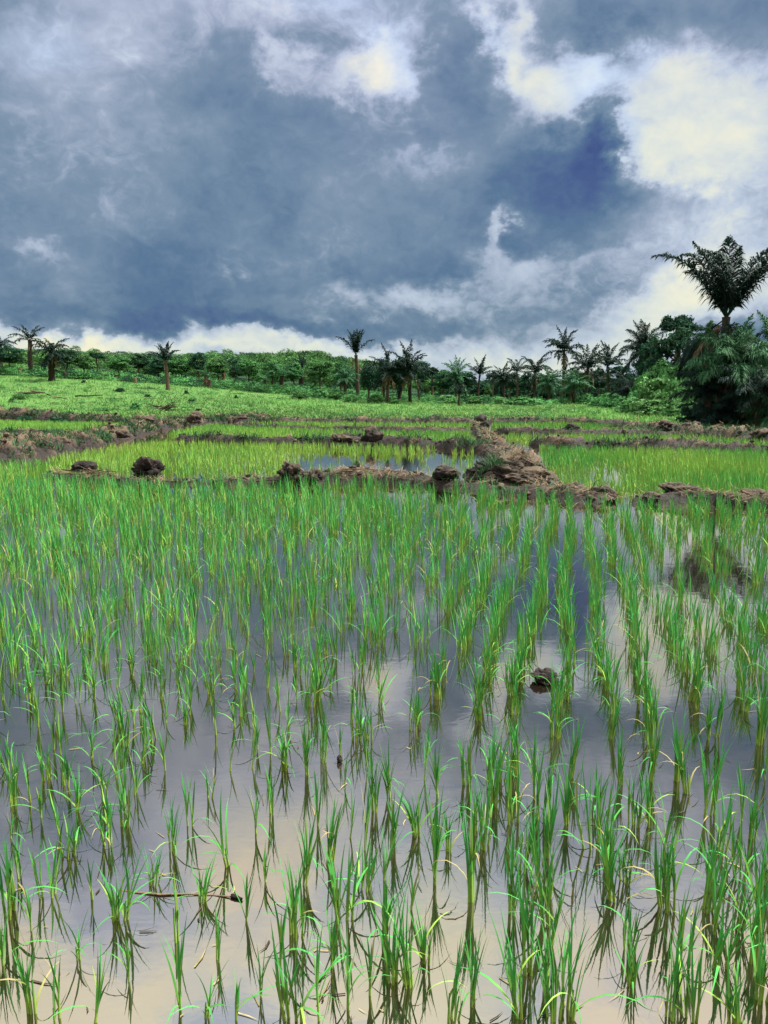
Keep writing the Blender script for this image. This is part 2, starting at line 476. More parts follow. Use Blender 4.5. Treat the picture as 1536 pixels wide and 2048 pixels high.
bund('low bund between the two small left paddies', gp((-120, 884), (0, 872), (60, 868), (110, 869, .8, .8), (160, 880, .7, .5)), .5, .22, .15, .4, .7, 7.0, .7, 11)
bund('far left bund of dry earth below the grassy slope', gp((-100, 832, 1, 1.3), (0, 838, 1.3, 1.5), (70, 838, 1.2, 1.4), (160, 843, 1, 1.1), (240, 848), (300, 850)), .9, .42, .2, .7, .7, 8.0, .7, 11)
bund('thin bund behind the middle paddy', gp((470, 852), (560, 858), (640, 860), (760, 862, 1, 1.1), (860, 864), (940, 862)), .45, .2, .2, .4, .7, 9.0, .6, 9)
bund('far brown bund at the foot of the meadow', gp((440, 842), (540, 846), (640, 846), (780, 846), (880, 846), (960, 846)), .7, .30, .2, .55, .7, 10.0, .6, 9)
bund('bund with dark clods on the far right side', gp((985, 866), (1060, 868), (1140, 870), (1220, 871), (1300, 871), (1390, 872)), .5, .25, .2, .35, .75, 11.0, .6, 9)
bund('farthest low bund in front of the right meadow', gp((975, 845), (1040, 845), (1110, 846), (1200, 848), (1260, 848)), .6, .28, .2, .55, .7, 12.0, .5, 9)
bund('straw covered bank below the dark palm thicket', gp((1220, 858, .9, .8), (1300, 862), (1370, 868, 1.2, 1.1), (1440, 876, 1.3, 1.2), (1540, 886, 1.2, 1.2), (1650, 894)), .9, .34, .16, .7, .75, 13.0, .4, 11)


# ================================================================== clods, heap, sticks
def icosphere(sub):
    import bmesh
    bm = bmesh.new(); bmesh.ops.create_icosphere(bm, subdivisions=sub, radius=1.0)
    v = np.array([x.co[:] for x in bm.verts]); fc = np.array([[q.index for q in p.verts] for p in bm.faces]); bm.free()
    return v, fc


ICO = {s: icosphere(s) for s in (2, 3, 4, 5)}


def clod_mesh(name, size, seed, sub=4, rough=.5, tan=.15, mat=None):
    v, fc = ICO[sub]; v = v.copy(); c = np.zeros_like(v)
    for i, p in enumerate(v):
        q = Vector(p) + Vector((seed * 3.7, seed * 1.3, 0))
        a = mnoise.fractal(q * 1.3, 1, 2, 3); b = mnoise.ridged_multi_fractal(q * 2.6, .9, 2.2, 4, .9, 2.0); cc = mnoise.fractal(q * 8, .8, 2.1, 3)
        v[i] = p * (1 + rough * a + rough * .35 * (b - 1.1) + rough * .22 * cc)
        d = np.clip(tan + .9 * a + .3 * cc + .25 * p[2] - .1, 0, 1) * (1 if tan > .05 else .25)
        c[i] = C_MUD * .75 * (1 - d) + C_TAN * .75 * d
    v[:, 2] = np.where(v[:, 2] < -.55, -.55 + .2 * (v[:, 2] + .55), v[:, 2])
    return mesh_np(name, v * np.array(size), fc, c, mat or M_mud, False)


def clod(px, py, wpx, hpx, label, seed, sub=4, rough=.5, tan=.12, z0=0.0, group=None, name='mud_clod'):
    p = G(px, py, z0); s = scale_at(p)
    sx_, sz_ = wpx / s / 2, hpx / s / 2
    o = obj(name, clod_mesh(name, (sx_, sx_ * .9, sz_ * 1.15), seed, sub, rough, tan))
    o.location = p + Vector((0, 0, sz_ * .75)); o.rotation_euler = (0, 0, seed)
    return tag(o, label, 'mud clod', group)


def tube_arrays(pts, rads, k=6):
    pts = [Vector(p) for p in pts]; V = []
    for i, p in enumerate(pts):
        t = (pts[min(i + 1, len(pts) - 1)] - pts[max(i - 1, 0)]).normalized()
        u = t.orthogonal().normalized(); w = t.cross(u)
        for a in range(k):
            an = 2 * math.pi * a / k
            V.append(p + (u * math.cos(an) + w * math.sin(an)) * rads[i])
    F = []
    for i in range(len(pts) - 1):
        for a in range(k):
            b = (a + 1) % k; F.append((i * k + a, i * k + b, (i + 1) * k + b, (i + 1) * k + a))
    return np.array([x[:] for x in V]), np.array(F)


def wiggly(a, b, n, amp, rnd):
    a, b = Vector(a), Vector(b); L = (b - a).length
    return [a.lerp(b, i / n) + Vector((rnd.uniform(-1, 1), rnd.uniform(-1, 1), rnd.uniform(-.5, .8))) * amp * L * (0 if i in (0, n) else 1) for i in range(n + 1)]


def stick(a, b, r, label, seed, col=C_TAN, name='stick', cat='stick', group=None, amp=.04, r2=None):
    rnd = random.Random(seed); a = Vector(a)
    pts = wiggly((0, 0, 0), Vector(b) - a, 6, amp, rnd)
    v, fc = tube_arrays(pts, [r + ((r2 or r * .5) - r) * i / 6 for i in range(7)])
    A = Acc(); A.add(v, f4=fc, c=col)
    o = obj(name, A.mesh(name, M_bark, True)); o.location = a
    return tag(o, label, cat, group)


CL = [
    (170, 944, 48, 26, 'rounded black mud clod on a pile of sticks at the left of the front bund', 1.1, 5, .35, .05, .10),
    (294, 958, 56, 42, 'jagged black root clod with a horn-like stub on the front bund', 2.3, 5, .75, .03, .04),
    (583, 958, 46, 34, 'brown upright mud clod at the left end of the dry bund hump', 3.1, 5, .6, .25, .10),
    (632, 962, 30, 24, 'small dark broken clod leaning beside the brown clod on the front bund', 4.2, 4, .7, .10, .06),
    (611, 956, 22, 16, 'small flat mud clod wedged between the two clods of the front bund', 4.9, 4, .6, .12, .06),
    (891, 958, 54, 28, 'smooth dark two-lobed clod on the front bund before open bright water', 5.4, 5, .32, .06, .12),
    (1150, 990, 44, 26, 'tan topped mud lump on the front bund right of the heap', 6.6, 4, .5, .5, .02),
    (1205, 1000, 48, 30, 'dark steep mud lump at the end of the front bund', 7.9, 4, .5, .15, .0),
    (1362, 988, 74, 24, 'low dark rounded mound on the pale crest of the right front bund', 8.2, 5, .4, .15, .08),
    (1505, 1000, 60, 24, 'dark mud lump at the right end of the front bund', 9.5, 4, .4, .2, .04),
    (1300, 1006, 50, 22, 'dark flat mud lump at the gap in the front bund', 10.4, 4, .45, .12, .0),
    (1090, 1362, 50, 22, 'ragged black clod standing in water between rows of the near paddy', 11.7, 5, .55, .0, .0),
    (745, 884, 40, 30, 'large dark clod on the weedy middle bund', 12.2, 4, .55, .08, .12),
    (700, 886, 44, 16, 'flat brown clod left of the large clod on the middle bund', 13.2, 4, .5, .25, .10),
    (672, 886, 26, 18, 'small brown clod at the left of three on the middle bund', 13.9, 4, .5, .2, .10),
    (962, 848, 26, 20, 'dark clod at the far end of the straw-topped central bund', 14.6, 3, .5, .05, .12),
    (970, 857, 18, 16, 'smaller dark clod just in front of the far central clod', 15.1, 3, .5, .05, .10),
    (870, 842, 20, 14, 'black clod alone on the far brown bund', 16.4, 3, .4, .03, .08),
    (1142, 864, 34, 18, 'solitary rounded black clod on the far right bund', 17.2, 4, .4, .03, .06),
    (1212, 867, 24, 12, 'low brown clod right of the rounded black clod', 18.5, 3, .5, .25, .06),
    (1250, 868, 14, 9, 'tiny dark clod on the far right bund near the thicket', 18.9, 3, .5, .1, .08),
    (82, 884, 34, 20, 'dark clod on the crest of the diagonal bund near its left end', 19.3, 4, .6, .2, .22),
    (246, 876, 30, 18, 'dark brown clod on the diagonal bund where it narrows', 20.8, 4, .6, .25, .2),
    (300, 852, 36, 22, 'dark weedy clod high on the diagonal bund', 21.4, 4, .6, .12, .2),
    (390, 846, 30, 22, 'tan and black clod at the far end of the diagonal bund', 22.6, 4, .6, .4, .2),
    (485, 839, 22, 12, 'small brown lump at the far tip of the diagonal bund', 23.1, 3, .6, .35, .2),
    (28, 825, 24, 12, 'dark clod on the far left earth bund', 24.7, 3, .5, .05, .3),
    (1330, 860, 34, 18, 'dark earth clod beside the pale bush on the straw bank', 25.9, 4, .6, .15, .15),
    (1385, 862, 40, 20, 'large dark earth clod below the palm thicket', 26.3, 4, .6, .12, .15),
    (1525, 878, 40, 22, 'dark clod on the straw bank at the right edge', 27.2, 4, .5, .15, .15),
]
for c in CL:
    o = clod(*c[:4], c[4], c[5], c[6], c[7], c[8], c[9], 'mud clods lying on the bunds')
    if 'horn' in c[4]:
        s = scale_at(o.location)
        A = Acc(); v, fc = tube_arrays([(0, 0, 0), (-.14, 0, .05), (-.24, 0, .12), (-.27, 0, .20)], [.07, .055, .04, .02], 8)
        A.add(v, f4=fc, c=C_MUD * .7); h_ = obj('root_stub', A.mesh('root_stub', M_bark, True), o); h_.rotation_euler = (0, 0, -o.rotation_euler.z); h_.location = (-.02, -.1, .02)
        A = Acc(); v, fc = tube_arrays([(0, 0, 0), (.16, -.04, .03), (.27, -.06, -.02)], [.05, .04, .012], 8)
        A.add(v, f4=fc, c=C_MUD * .7); h_ = obj('root_stub', A.mesh('root_stub', M_bark, True), o); h_.rotation_euler = (0, 0, -o.rotation_euler.z); h_.location = (.1, -.1, .04)


def heap():
    p = G(1030, 968); s = scale_at(p)
    root = empty('earth_heap', p)
    tag(root, 'tall heap of dug earth and straw in the middle of the front bund', 'earth heap')
    for i, (dx, w_, h_, dy, tn) in enumerate([(-.42, .42, .44, .35, .02), (.05, .46, .50, .25, .1), (.34, .34, .32, -.05, .25), (-.15, .4, .40, -.1, .1), (.5, .26, .22, -.3, .6), (.1, .5, .34, -.35, .45), (-.5, .3, .22, -.15, .1)]):
        o = obj('mound', clod_mesh('mound', (w_, w_ * .9, h_ * .62), 31 + i * 1.7, 5, .5, tn), root)
        o.location = (dx, dy, h_ * .30)
    A = Acc(); rnd = random.Random(5)
    for i in range(420):
        x = rnd.gauss(.08, .32); y = rnd.uniform(-.5, .5); z = .50 * math.exp(-((x - .02) / .42) ** 2) * math.exp(-((y - .2) / .5) ** 2) + rnd.uniform(.02, .10)
        a = rnd.gauss(.5, .7); L = rnd.uniform(.12, .38)
        d = Vector((math.cos(a), math.sin(a) * .6, -.55 * math.cos(a) * (1 if x > 0 else -1) + rnd.uniform(-.2, .2))) * L
        q = Vector((x, y, z)); wv = Vector((-d.y, d.x, 0)).normalized() * rnd.uniform(.004, .010)
        A.add([q - wv, q + wv, q + d + wv * .4, q + d - wv * .4], f4=[(0, 1, 2, 3)], c=C_TAN * rnd.uniform(.7, 1.9))
    o = obj('straw_cover', A.mesh('straw_cover', M_straw), root); o['kind'] = 'stuff'
    r = np.random.default_rng(8); n = 500
    b = np.stack([r.normal(-.42, .16, n), r.uniform(-.35, .5, n), np.zeros(n)], -1); b[:, 2] = .34 * np.exp(-((b[:, 0] + .38) / .3) ** 2) + .03
    cw = np.array((.024, .075, .024)) * r.uniform(.5, 1.7, (n, 1)); A = Acc()
    A.add(*blades(b, r.uniform(0, 6.28, n), r.uniform(.1, .3, n), r.uniform(.008, .014, n), r.uniform(.1, .9, n), r.uniform(.2, 1.3, n), r.uniform(-.6, .6, n), 3, cw, cw))
    o = obj('grass_tuft', A.mesh('grass_tuft', M_grass), root); o['kind'] = 'stuff'


HEAP = heap

# sticks by the front bund
for i, (a, b, r, l) in enumerate([
    ((112, 938, .12), (228, 952, .14), .014, 'long pale stick lying below the rounded black clod'),
    ((120, 948, .12), (235, 944, .16), .018, 'thick grey stick crossing under the rounded black clod'),
    ((175, 942, .2), (222, 938, .26), .010, 'thin twig pointing right from the rounded black clod'),
    ((512, 962, .12), (560, 960, .14), .016, 'short dark stick at the left of the brown upright clod'),
    ((515, 956, .14), (545, 955, .16), .010, 'upper of two thin sticks left of the brown upright clod'),
    ((660, 950, .2), (740, 934, .30), .014, 'dark branch lying up the dry hump of the front bund'),
    ((690, 938, .28), (760, 940, .27), .010, 'bent twig on top of the dry hump'),
    ((700, 950, .26), (790, 930, .30), .006, 'thin pale stem sticking out to the right of the dry hump'),
]):
    stick(G(*a), G(*b), r, l, i, C_TAN * (.4 if 'dark' in l else .8), group='sticks on the front bund')
stick(G(172, 1783, -.012), G(478, 1795, .006), .0045, 'long thin twig half sunk in the near water', 40, C_TAN * 1.2, name='twig', cat='twig', amp=.02)
stick(G(463, 1792, .004), G(484, 1798, .006), .008, 'dark knob of wood at the end of the sunken twig', 41, C_MUD, name='twig', cat='twig', amp=.05)
o = clod(679, 1524, 11, 16, 'tiny dark bud of mud poking from water among the near seedlings', 44.0, 3, .3, .0, .0)

# ================================================================== rice
def blades(base, azm, L, w, th0, kap, roll, nseg, c0, c1, twist=None):
    """N curved leaf blades; returns verts (N*(2*nseg+1),3), quads, tris, colours"""
    N = len(L)
    t = np.linspace(0, 1, nseg + 1)
    th = th0[:, None] + kap[:, None] * t[None, :] ** 1.5
    dl = (L / nseg)[:, None]
    hr = np.concatenate([np.zeros((N, 1)), np.cumsum(np.sin(th[:, 1:]) * dl, 1)], 1)
    hz = np.concatenate([np.zeros((N, 1)), np.cumsum(np.cos(th[:, 1:]) * dl, 1)], 1)
    ca, sa = np.cos(azm)[:, None], np.sin(azm)[:, None]
    P = np.stack([base[:, 0:1] + hr * ca, base[:, 1:2] + hr * sa, base[:, 2:3] + hz], -1)
    wp = np.minimum(1, .55 + 1.6 * t) * (1 - t ** 2.2) * .5
    ra = azm + np.pi / 2 + roll
    wd = np.stack([np.cos(ra), np.sin(ra), np.zeros(N)], -1)
    ww = (w[:, None] * wp[None, :])[:, :, None] * wd[:, None, :]
    Lf = P - ww; Rt = P + ww
    V = np.zeros((N, 2 * nseg + 1, 3))
    V[:, 0:2 * nseg:2] = Lf[:, :-1]; V[:, 1:2 * nseg:2] = Rt[:, :-1]; V[:, -1] = P[:, -1]
    cm = np.zeros((N, 2 * nseg + 1, 3)); tt = np.minimum(1, t * 2.2)
    cc = c0[:, None, :] * (1 - tt)[None, :, None] + c1[:, None, :] * tt[None, :, None]
    cm[:, 0:2 * nseg:2] = cc[:, :-1]; cm[:, 1:2 * nseg:2] = cc[:, :-1]; cm[:, -1] = cc[:, -1]
    off = (np.arange(N) * (2 * nseg + 1))[:, None]
    q = []
    for s in range(nseg - 1): q.append(np.stack([2 * s, 2 * s + 1, 2 * s + 3, 2 * s + 2] * np.ones((N, 1), dtype=int), -1).reshape(4, N).T + off if False else np.array([[2 * s, 2 * s + 1, 2 * s + 3, 2 * s + 2]]) + off)
    q = np.concatenate(q) if q else np.zeros((0, 4), int)
    tr = np.array([[2 * (nseg - 1), 2 * (nseg - 1) + 1, 2 * nseg]]) + off
    return V.reshape(-1, 3), q, tr, cm.reshape(-1, 3)


def leaf_params(n, full, r, hscale=1.0):
    """inner leaves upright, outer ones arching"""
    u = r.random(n)
    azm = r.uniform(0, 2 * np.pi, n)
    L = r.uniform(.20, .36, n) * hscale
    th0 = r.uniform(.01, .15, n); kap = r.uniform(.03, .42, n)
    arch = u < (.13 if full else .18)
    kap = np.where(arch, r.uniform(1.0, 2.3, n), kap); L = np.where(arch, L * .8, L); th0 = np.where(arch, r.uniform(.15, .5, n), th0)
    w = r.uniform(.0056, .0098, n)
    c1 = C_RICE * r.uniform(.75, 1.35, (n, 1)) + (r.random((n, 1)) < .13) * (C_RICE_Y - C_RICE) * r.uniform(.3, .9, (n, 1))
    dry = (r.random(n) < .04) | (arch & (r.random(n) < .22))
    c1 = np.where(dry[:, None], C_DRY * .9, c1)
    c0 = C_RICE_Y * r.uniform(.75, 1.15, (n, 1))
    return azm, L, w, th0, kap, c0, c1


def make_plant(full, seed):
    r = np.random.default_rng(seed)
    nt = int(r.integers(4, 7)) if full else int(r.integers(1, 3))     # tillers
    root = empty('rice_plant', (0, 0, 0))
    A = Acc(); tops = []
    for k in range(nt):
        a = r.uniform(0, 6.28); rad = 0 if k == 0 else r.uniform(.006, .020)
        b = np.array((rad * math.cos(a), rad * math.sin(a), -.06))
        lean = r.uniform(0, .12); hh = r.uniform(.12, .2)
        tp = b + np.array((math.cos(a) * lean * hh, math.sin(a) * lean * hh, hh))
        v, fc = tube_arrays([b, (b + tp) / 2, tp], [.0048, .0042, .0022], 5)
        cz = np.repeat(np.array([C_RICE_Y * .9, C_RICE_Y, C_RICE * 1.2]), 5, 0)
        A.add(v, f4=fc, c=cz); tops.append((b, tp, a))
    obj('stem', A.mesh('stem', M_rice, True), root)
    nl = int(r.integers(16, 24)) if full else int(r.integers(5, 9))
    azm, L, w, th0, kap, c0, c1 = leaf_params(nl, full, r)
    for i in range(nl):
        b, tp, a = tops[i % nt]; f_ = r.uniform(.25, .95)
        base = b + (tp - b) * f_; L[i] *= 1.08 - .45 * f_
        v, q, t3, c = blades(base[None], azm[i:i + 1], L[i:i + 1], w[i:i + 1], th0[i:i + 1], kap[i:i + 1], r.uniform(-.5, .5, 1), 6, c0[i:i + 1], c1[i:i + 1])
        obj('leaf', mesh_np('leaf', v, [q, t3], c, M_rice, False), root)
    return root


def copy_tree(o, parent=None):
    c = o.copy(); COL.objects.link(c)
    if parent is not None: c.parent = parent
    for ch in o.children: copy_tree(ch, c)
    return c


HAND = """217,1685 347,1707 452,1735 42,1752 105,1795 62,1860 237,1836 255,1838 307,1772 352,1885 257,1962 160,1919 190,2045 65,2020 437,1925 532,1765 512,1667 562,1935
590,1873 606,1876 692,1840 667,1932 525,1995 637,1650 700,1675 657,1727 607,1770 615,1550 650,1525 505,1537 542,1507 295,1505 185,1515 135,1572 17,1540 250,1622 122,1675 22,1677
417,1595 330,1540 385,1652 492,1840 545,1630 570,1537 460,1540 362,2020 417,2035 475,2040 695,2015 725,1780 765,1885 750,1625 400,1805 85,1795 82,1635 155,1620 205,1597 232,1555 272,1585
5,1925 20,1830 110,2046 95,1560 60,1600 30,1610 740,1990 640,2040 590,2040 730,1700 765,1760 690,1570 735,1540"""
HANDR = """788,1690 775,1595 838,1670 875,1597 898,1700 938,1800 950,1665 970,1695 988,1610 1025,1645 1048,1740 1068,1595 1088,1715 1092,1800 1088,1980 1025,1830 1033,2025 945,2005 848,1920 823,1820
773,1885 820,1975 903,2040 778,1965 1208,1685 1228,1805 1250,1765 1263,1975 1268,1650 1298,1650 1328,1770 1333,1820 1363,1925 1375,2035 1418,1770 1428,1870 1438,1935 1483,1860 1513,1925 1485,1640
1508,1680 1373,1585 1190,1620 1138,1555 1468,2045 1523,2000 1350,1560 1420,1630 1440,1700 1100,1890 1110,2040 980,1560 935,1570 1030,1550 1240,1570 1300,1560 1530,1560 1180,1700 1215,1740 1085,1640 1530,1770
1085,1850 1025,1750 1140,2030 1060,1950 1330,1700 1480,1760 1525,1850 870,1770 850,1560 1420,1820 1260,1900 1340,2040 1080,1760 1130,1650 1000,1560"""


def parse(s): return [tuple(map(float, t.split(','))) for t in s.split()]


spots = []   # (x, y, fullness 0..1, scale)
for px, py in parse(HAND):
    p = G(px, py); spots.append((p.x, p.y, .25 if px < 560 else .55, random.uniform(.85, 1.08)))
for px, py in parse(HANDR):
    p = G(px, py); spots.append((p.x, p.y, 1.0 if random.random() < .8 else .5, random.uniform(.9, 1.12)))

# rows running away from the viewer; the photograph's density and gaps as a ground map
row_az = R(14.2); rd = np.array((math.sin(row_az), math.cos(row_az))); rn = np.array((math.cos(row_az), -math.sin(row_az)))


def bund_y(px):    # front edge of the front bund, in photograph pixels
    return np.interp(px, [0, 90, 300, 520, 740, 900, 1080, 1215, 1262, 1400, 1540, 1700], [962, 962, 976, 977, 974, 982, 998, 1016, 1016, 1014, 1022, 1026])


def project(x, y, z=0.0):
    a = R(PITCH); dz = z - CAMH
    dep = y * math.cos(a) - dz * math.sin(a); up = y * math.sin(a) + dz * math.cos(a)
    return CXP + FPX * x / dep, CYP - FPX * up / dep


r2 = np.random.default_rng(11)
for rowi in range(-75, 60):
    s0 = rowi * .225
    for tj in np.arange(.6, 19, .118):
        x, y = rn * s0 + rd * tj
        px, py = project(x, y)
        left = float(np.clip((820 - px) / 300, 0, 1))
        jit = .014 + .085 * left
        x += r2.normal(0, jit) + .03 * math.sin(tj * 1.7 + rowi * 2.1); y += r2.normal(0, .05 + .05 * left)
        px, py = project(x, y)
        if y < 1.0 or px < -900 or px > 2450 or py > 3200: continue
        if py < bund_y(px) + 3: continue
        nearb = 1 if py > bund_y(px) + 40 or not 640 < px < 1250 else .45
        if py > 1525 and -20 < px < 1556: continue
        if py > 1500 and not (px < -40 or px > 1580): continue
        dens = .78 - .16 * float(np.clip((y - 5) / 3, 0, 1)) * (1 - left) * float(np.clip((12.5 - y) / 3, 0, 1))
        dens *= 1 - .60 * math.exp(-((px - 800) / 95) ** 2 - ((py - 1330) / 200) ** 2)
        dens *= 1 - .40 * math.exp(-((px - 300) / 120) ** 2 - ((py - 1165) / 45) ** 2)
        dens *= 1 - .35 * math.exp(-((px - 690) / 160) ** 2 - ((py - 1420) / 60) ** 2)
        dens *= 1 - .30 * math.exp(-((px - 1000) / 60) ** 2 - ((py - 1060) / 60) ** 2)
        dens *= 1 - .55 * math.exp(-((px - 1500) / 60) ** 2 - ((py - 1090) / 26) ** 2)
        dens *= 1 - .72 * math.exp(-((px - 1425) / 120) ** 2 - ((py - 1165) / 80) ** 2)
        if px < 720: dens *= .80 + .25 * float(mnoise.noise(Vector((x * .8, y * .8, 3))))
        if px < 780 and py > 1180: dens *= 1.12
        if abs(px - 1090) < 45 and abs(py - 1350) < 26: dens = 0
        if r2.random() > dens * nearb: continue
        spots.append((x, y, float(np.clip(.35 + .65 * (px - 500) / 500, .3, 1)), r2.uniform(.85, 1.15)))

for _ in range(1500):
    q_ = Vector((r2.uniform(-7, .6), r2.uniform(1.75, 12.5), 0)); px, py = project(q_.x, q_.y)
    if not (-120 < px < 760 and bund_y(px) + 8 < py < 2060) or r2.random() < .25 * (px > 520): continue
    if min((q_.x - a) ** 2 + (q_.y - b) ** 2 for a, b, *_ in spots) < (.0036 if py < 1528 else .0100): continue
    if py > 1528 and r2.random() < .35: continue
    spots.append((q_.x, q_.y, .15, r2.uniform(.75, 1.05)))

inview = []
for i, (x, y, fu, sc) in enumerate(spots):
    px, py = project(x, y); qx, qy = project(x, y, .3 * sc)
    if -15 < px < 1551 and qy < 2048: inview.append((math.hypot(x, y), i))
inview.sort(); near = {i for _, i in inview[:300]}

protos = {True: [], False: []}
r3 = random.Random(3)
for full in (True, False):
    for k_ in range(9): protos[full].append([make_plant(full, 100 + k_ + 50 * full), False])
SPECIAL = {(452, 1735): ('tall rice seedling leaning left above its own forked reflection', 'lean'),
           (1228, 1805): ('thickest rice clump with a brown rooted base in the near water', 'big'),
           (307, 1772): ('short stubby rice seedling standing behind the sunken twig', 'short'),
           (352, 1885): ('tall single-stemmed rice seedling in front of the sunken twig', 'tall'),
           (692, 1840): ('bushy rice clump with a wide fan of dark reflections beneath it', 'big')}
rice_todo = []
spk = {tuple(round(c, 3) for c in G(*k_).xy): v for k_, v in SPECIAL.items()}
for i in sorted(near):
    x, y, fu, sc = spots[i]
    full = r3.random() < fu
    sp = spk.get((round(x, 3), round(y, 3)))
    if sp: full = sp[1] in ('big', 'short')
    pr = r3.choice(protos[full])
    if not pr[1]: root = pr[0]; pr[1] = True
    else: root = copy_tree(pr[0])
    root.location = (x, y, 0); root.rotation_euler = (r3.gauss(0, .06), r3.gauss(0, .07), r3.uniform(0, 6.28)); s_ = sc * r3.uniform(.85, 1.1)
    hz = (.70 if fu < .5 else .86) * r3.choice((.72, .85, .95, 1.0, 1.0, 1.08, 1.2))
    root.scale = (s_ * .9, s_ * .9, s_ * hz)
    if sp:
        lab = sp[0]
        if sp[1] == 'lean': root.rotation_euler = (0, -.22, 1.0); root.scale = (1, 1, .95)
        if sp[1] == 'big': root.scale = (1.2, 1.2, .85)
        if sp[1] == 'short': root.scale = (.7, .7, .42)
        if sp[1] == 'tall': root.scale = (.9, .9, .9); root.rotation_euler = (0, -.05, 2)
    else:
        lab = None
        rice_todo.append((root, full))
    tag(root, lab, 'rice plant', 'rice plants in the nearest water')
ROWS = [(2075, 'out of frame at the foot'), (2010, 'at the bottom edge'), (1950, 'just above the bottom edge'), (1890, 'in front of the sunken twig'), (1840, 'just before the sunken twig'),
        (1790, 'level with the sunken twig'), (1740, 'just behind the sunken twig'), (1690, 'behind the twig'), (1640, 'well behind the twig'), (1590, 'halfway to the black clod'), (1545, 'some way before the black clod'),
        (1500, 'before the black clod'), (1460, 'just before the black clod'), (1420, 'close before the black clod'), (1370, 'level with the black clod'), (0, 'beyond the black clod')]
COLS = ['by the left edge', 'far left', 'left side', 'left of middle', 'just left of middle', 'in the middle', 'just right of middle', 'right of middle', 'right side', 'far right', 'by the right edge']
cells = {}
for root, full in rice_todo:
    px, py = project(root.location.x, root.location.y)
    zx = root.rotation_euler.to_matrix().col[2].x
    look = ('tall ' if root.scale.z > .78 else 'short ' if root.scale.z < .52 else '') + ('full rice clump' if full else 'slender rice seedling')
    lean = ' leaning right' if zx > .04 else ' leaning left' if zx < -.04 else ''
    row = next(t for y_, t in ROWS if py >= y_); colw = COLS[int(min(10, max(0, px / 1536 * 11)))]
    cells.setdefault(f'{look}{lean} {row}, {colw}', []).append((px, root))
ORD = {2: ['left one', 'right one'], 3: ['left one', 'middle one', 'right one'], 4: ['leftmost one', 'second from left', 'second from right', 'rightmost one'], 5: ['leftmost one', 'second from left', 'middle one', 'second from right', 'rightmost one']}
for lab, lst in cells.items():
    lst.sort(key=lambda t: t[0])
    for n_, (px, root) in enumerate(lst):
        root['label'] = lab if len(lst) == 1 else lab + ', ' + ORD[len(lst)][n_]
        if len(root['label'].split()) > 16: root['label'] = root['label'].replace('rice ', '')
for full in (True, False):
    for root, used in protos[full]:
        if not used:
            for c_ in list(root.children): bpy.data.objects.remove(c_)
            bpy.data.objects.remove(root)


def clump_batch(pos, nb, hs, wid, nseg, yel, r, spread=.02):
    n = len(pos); tot = n * nb
    base = np.repeat(pos, nb, 0) + np.concatenate([r.normal(0, spread, (tot, 2)), np.full((tot, 1), -.02)], 1)
    azm, L, w, th0, kap, c0, c1 = leaf_params(tot, True, r, 1.0)
    kap = np.where(kap > .8, kap * .6, kap)
    L *= np.repeat(hs, nb); w = w * wid
    L *= 1.1
    yy = np.repeat(yel, nb)[:, None]
    c1 = c1 * (1 - yy) + C_RICE_Y * r.uniform(.8, 1.1, (tot, 1)) * yy
    return blades(base, azm, L, w, th0, kap, r.uniform(-.6, .6, tot), nseg, c0, c1)


# the rest of the rice, standing in the same paddies and in those behind, is one mesh
RA = Acc()
rest = np.array([(x, y, 0.0) for i, (x, y, fu, sc) in enumerate(spots) if i not in near])
fl = np.array([fu for i, (x, y, fu, sc) in enumerate(spots) if i not in near])
sc_ = np.array([sc for i, (x, y, fu, sc) in enumerate(spots) if i not in near])
dist = np.hypot(rest[:, 0], rest[:, 1])
r4 = np.random.default_rng(21)
for lo, hi, wid, ns in ((0, 7.5, 1.05, 4), (7.5, 30, 1.25, 3)):
    for fsel, nb in (((fl < .6), 7), ((fl >= .6), 12 if lo == 0 else 10)):
        k_ = fsel & (dist >= lo) & (dist < hi)
        if not k_.any(): continue
        v, q, t3, c = clump_batch(rest[k_], nb, sc_[k_] * np.where(dist[k_] > 9, .95, .84), wid, ns, np.zeros(k_.sum()), r4)
        RA.add(v, q, t3, c)


def poly_mask(px, py, poly):
    inside = np.zeros(len(px), bool); j = len(poly) - 1
    for i in range(len(poly)):
        xi, yi = poly[i]; xj, yj = poly[j]
        cnd = ((yi > py) != (yj > py)) & (px < (xj - xi) * (py - yi) / (yj - yi + 1e-12) + xi)
        inside ^= cnd; j = i
    return inside


def paddy(poly_px, spacing, nb, wid, ns, hs, yel, holes=(), seed=0, drop=.1, hvar=.12):
    """a paddy planted in rows inside a ground polygon"""
    r = np.random.default_rng(seed)
    P = np.array([G(*p).xy for p in poly_px])
    x0, y0 = P.min(0); x1, y1 = P.max(0)
    gx, gy = np.meshgrid(np.arange(x0, x1, spacing), np.arange(y0, y1, spacing * .9), indexing='ij')
    pts = np.stack([gx.ravel(), gy.ravel()], -1) + r.normal(0, spacing * .2, (gx.size, 2))
    k_ = poly_mask(pts[:, 0], pts[:, 1], [tuple(p) for p in P]) & (r.random(len(pts)) > drop)
    pts = pts[k_]
    for (hx, hy, rx, ry, amt) in holes:
        a_, b_ = project(pts[:, 0], pts[:, 1])
        pts = pts[r.random(len(pts)) > amt * np.exp(-((a_ - hx) / rx) ** 4 - ((b_ - hy) / ry) ** 4)]
    nz = np.array([mnoise.noise(Vector((p[0] * .35, p[1] * .35, seed))) for p in pts])
    pos = np.concatenate([pts, np.zeros((len(pts), 1))], 1)
    RA.add(*clump_batch(pos, nb, hs * (1 + hvar * nz + r.normal(0, .08, len(pts))), wid, ns, np.clip(yel + .5 * nz, 0, 1), r, .03))


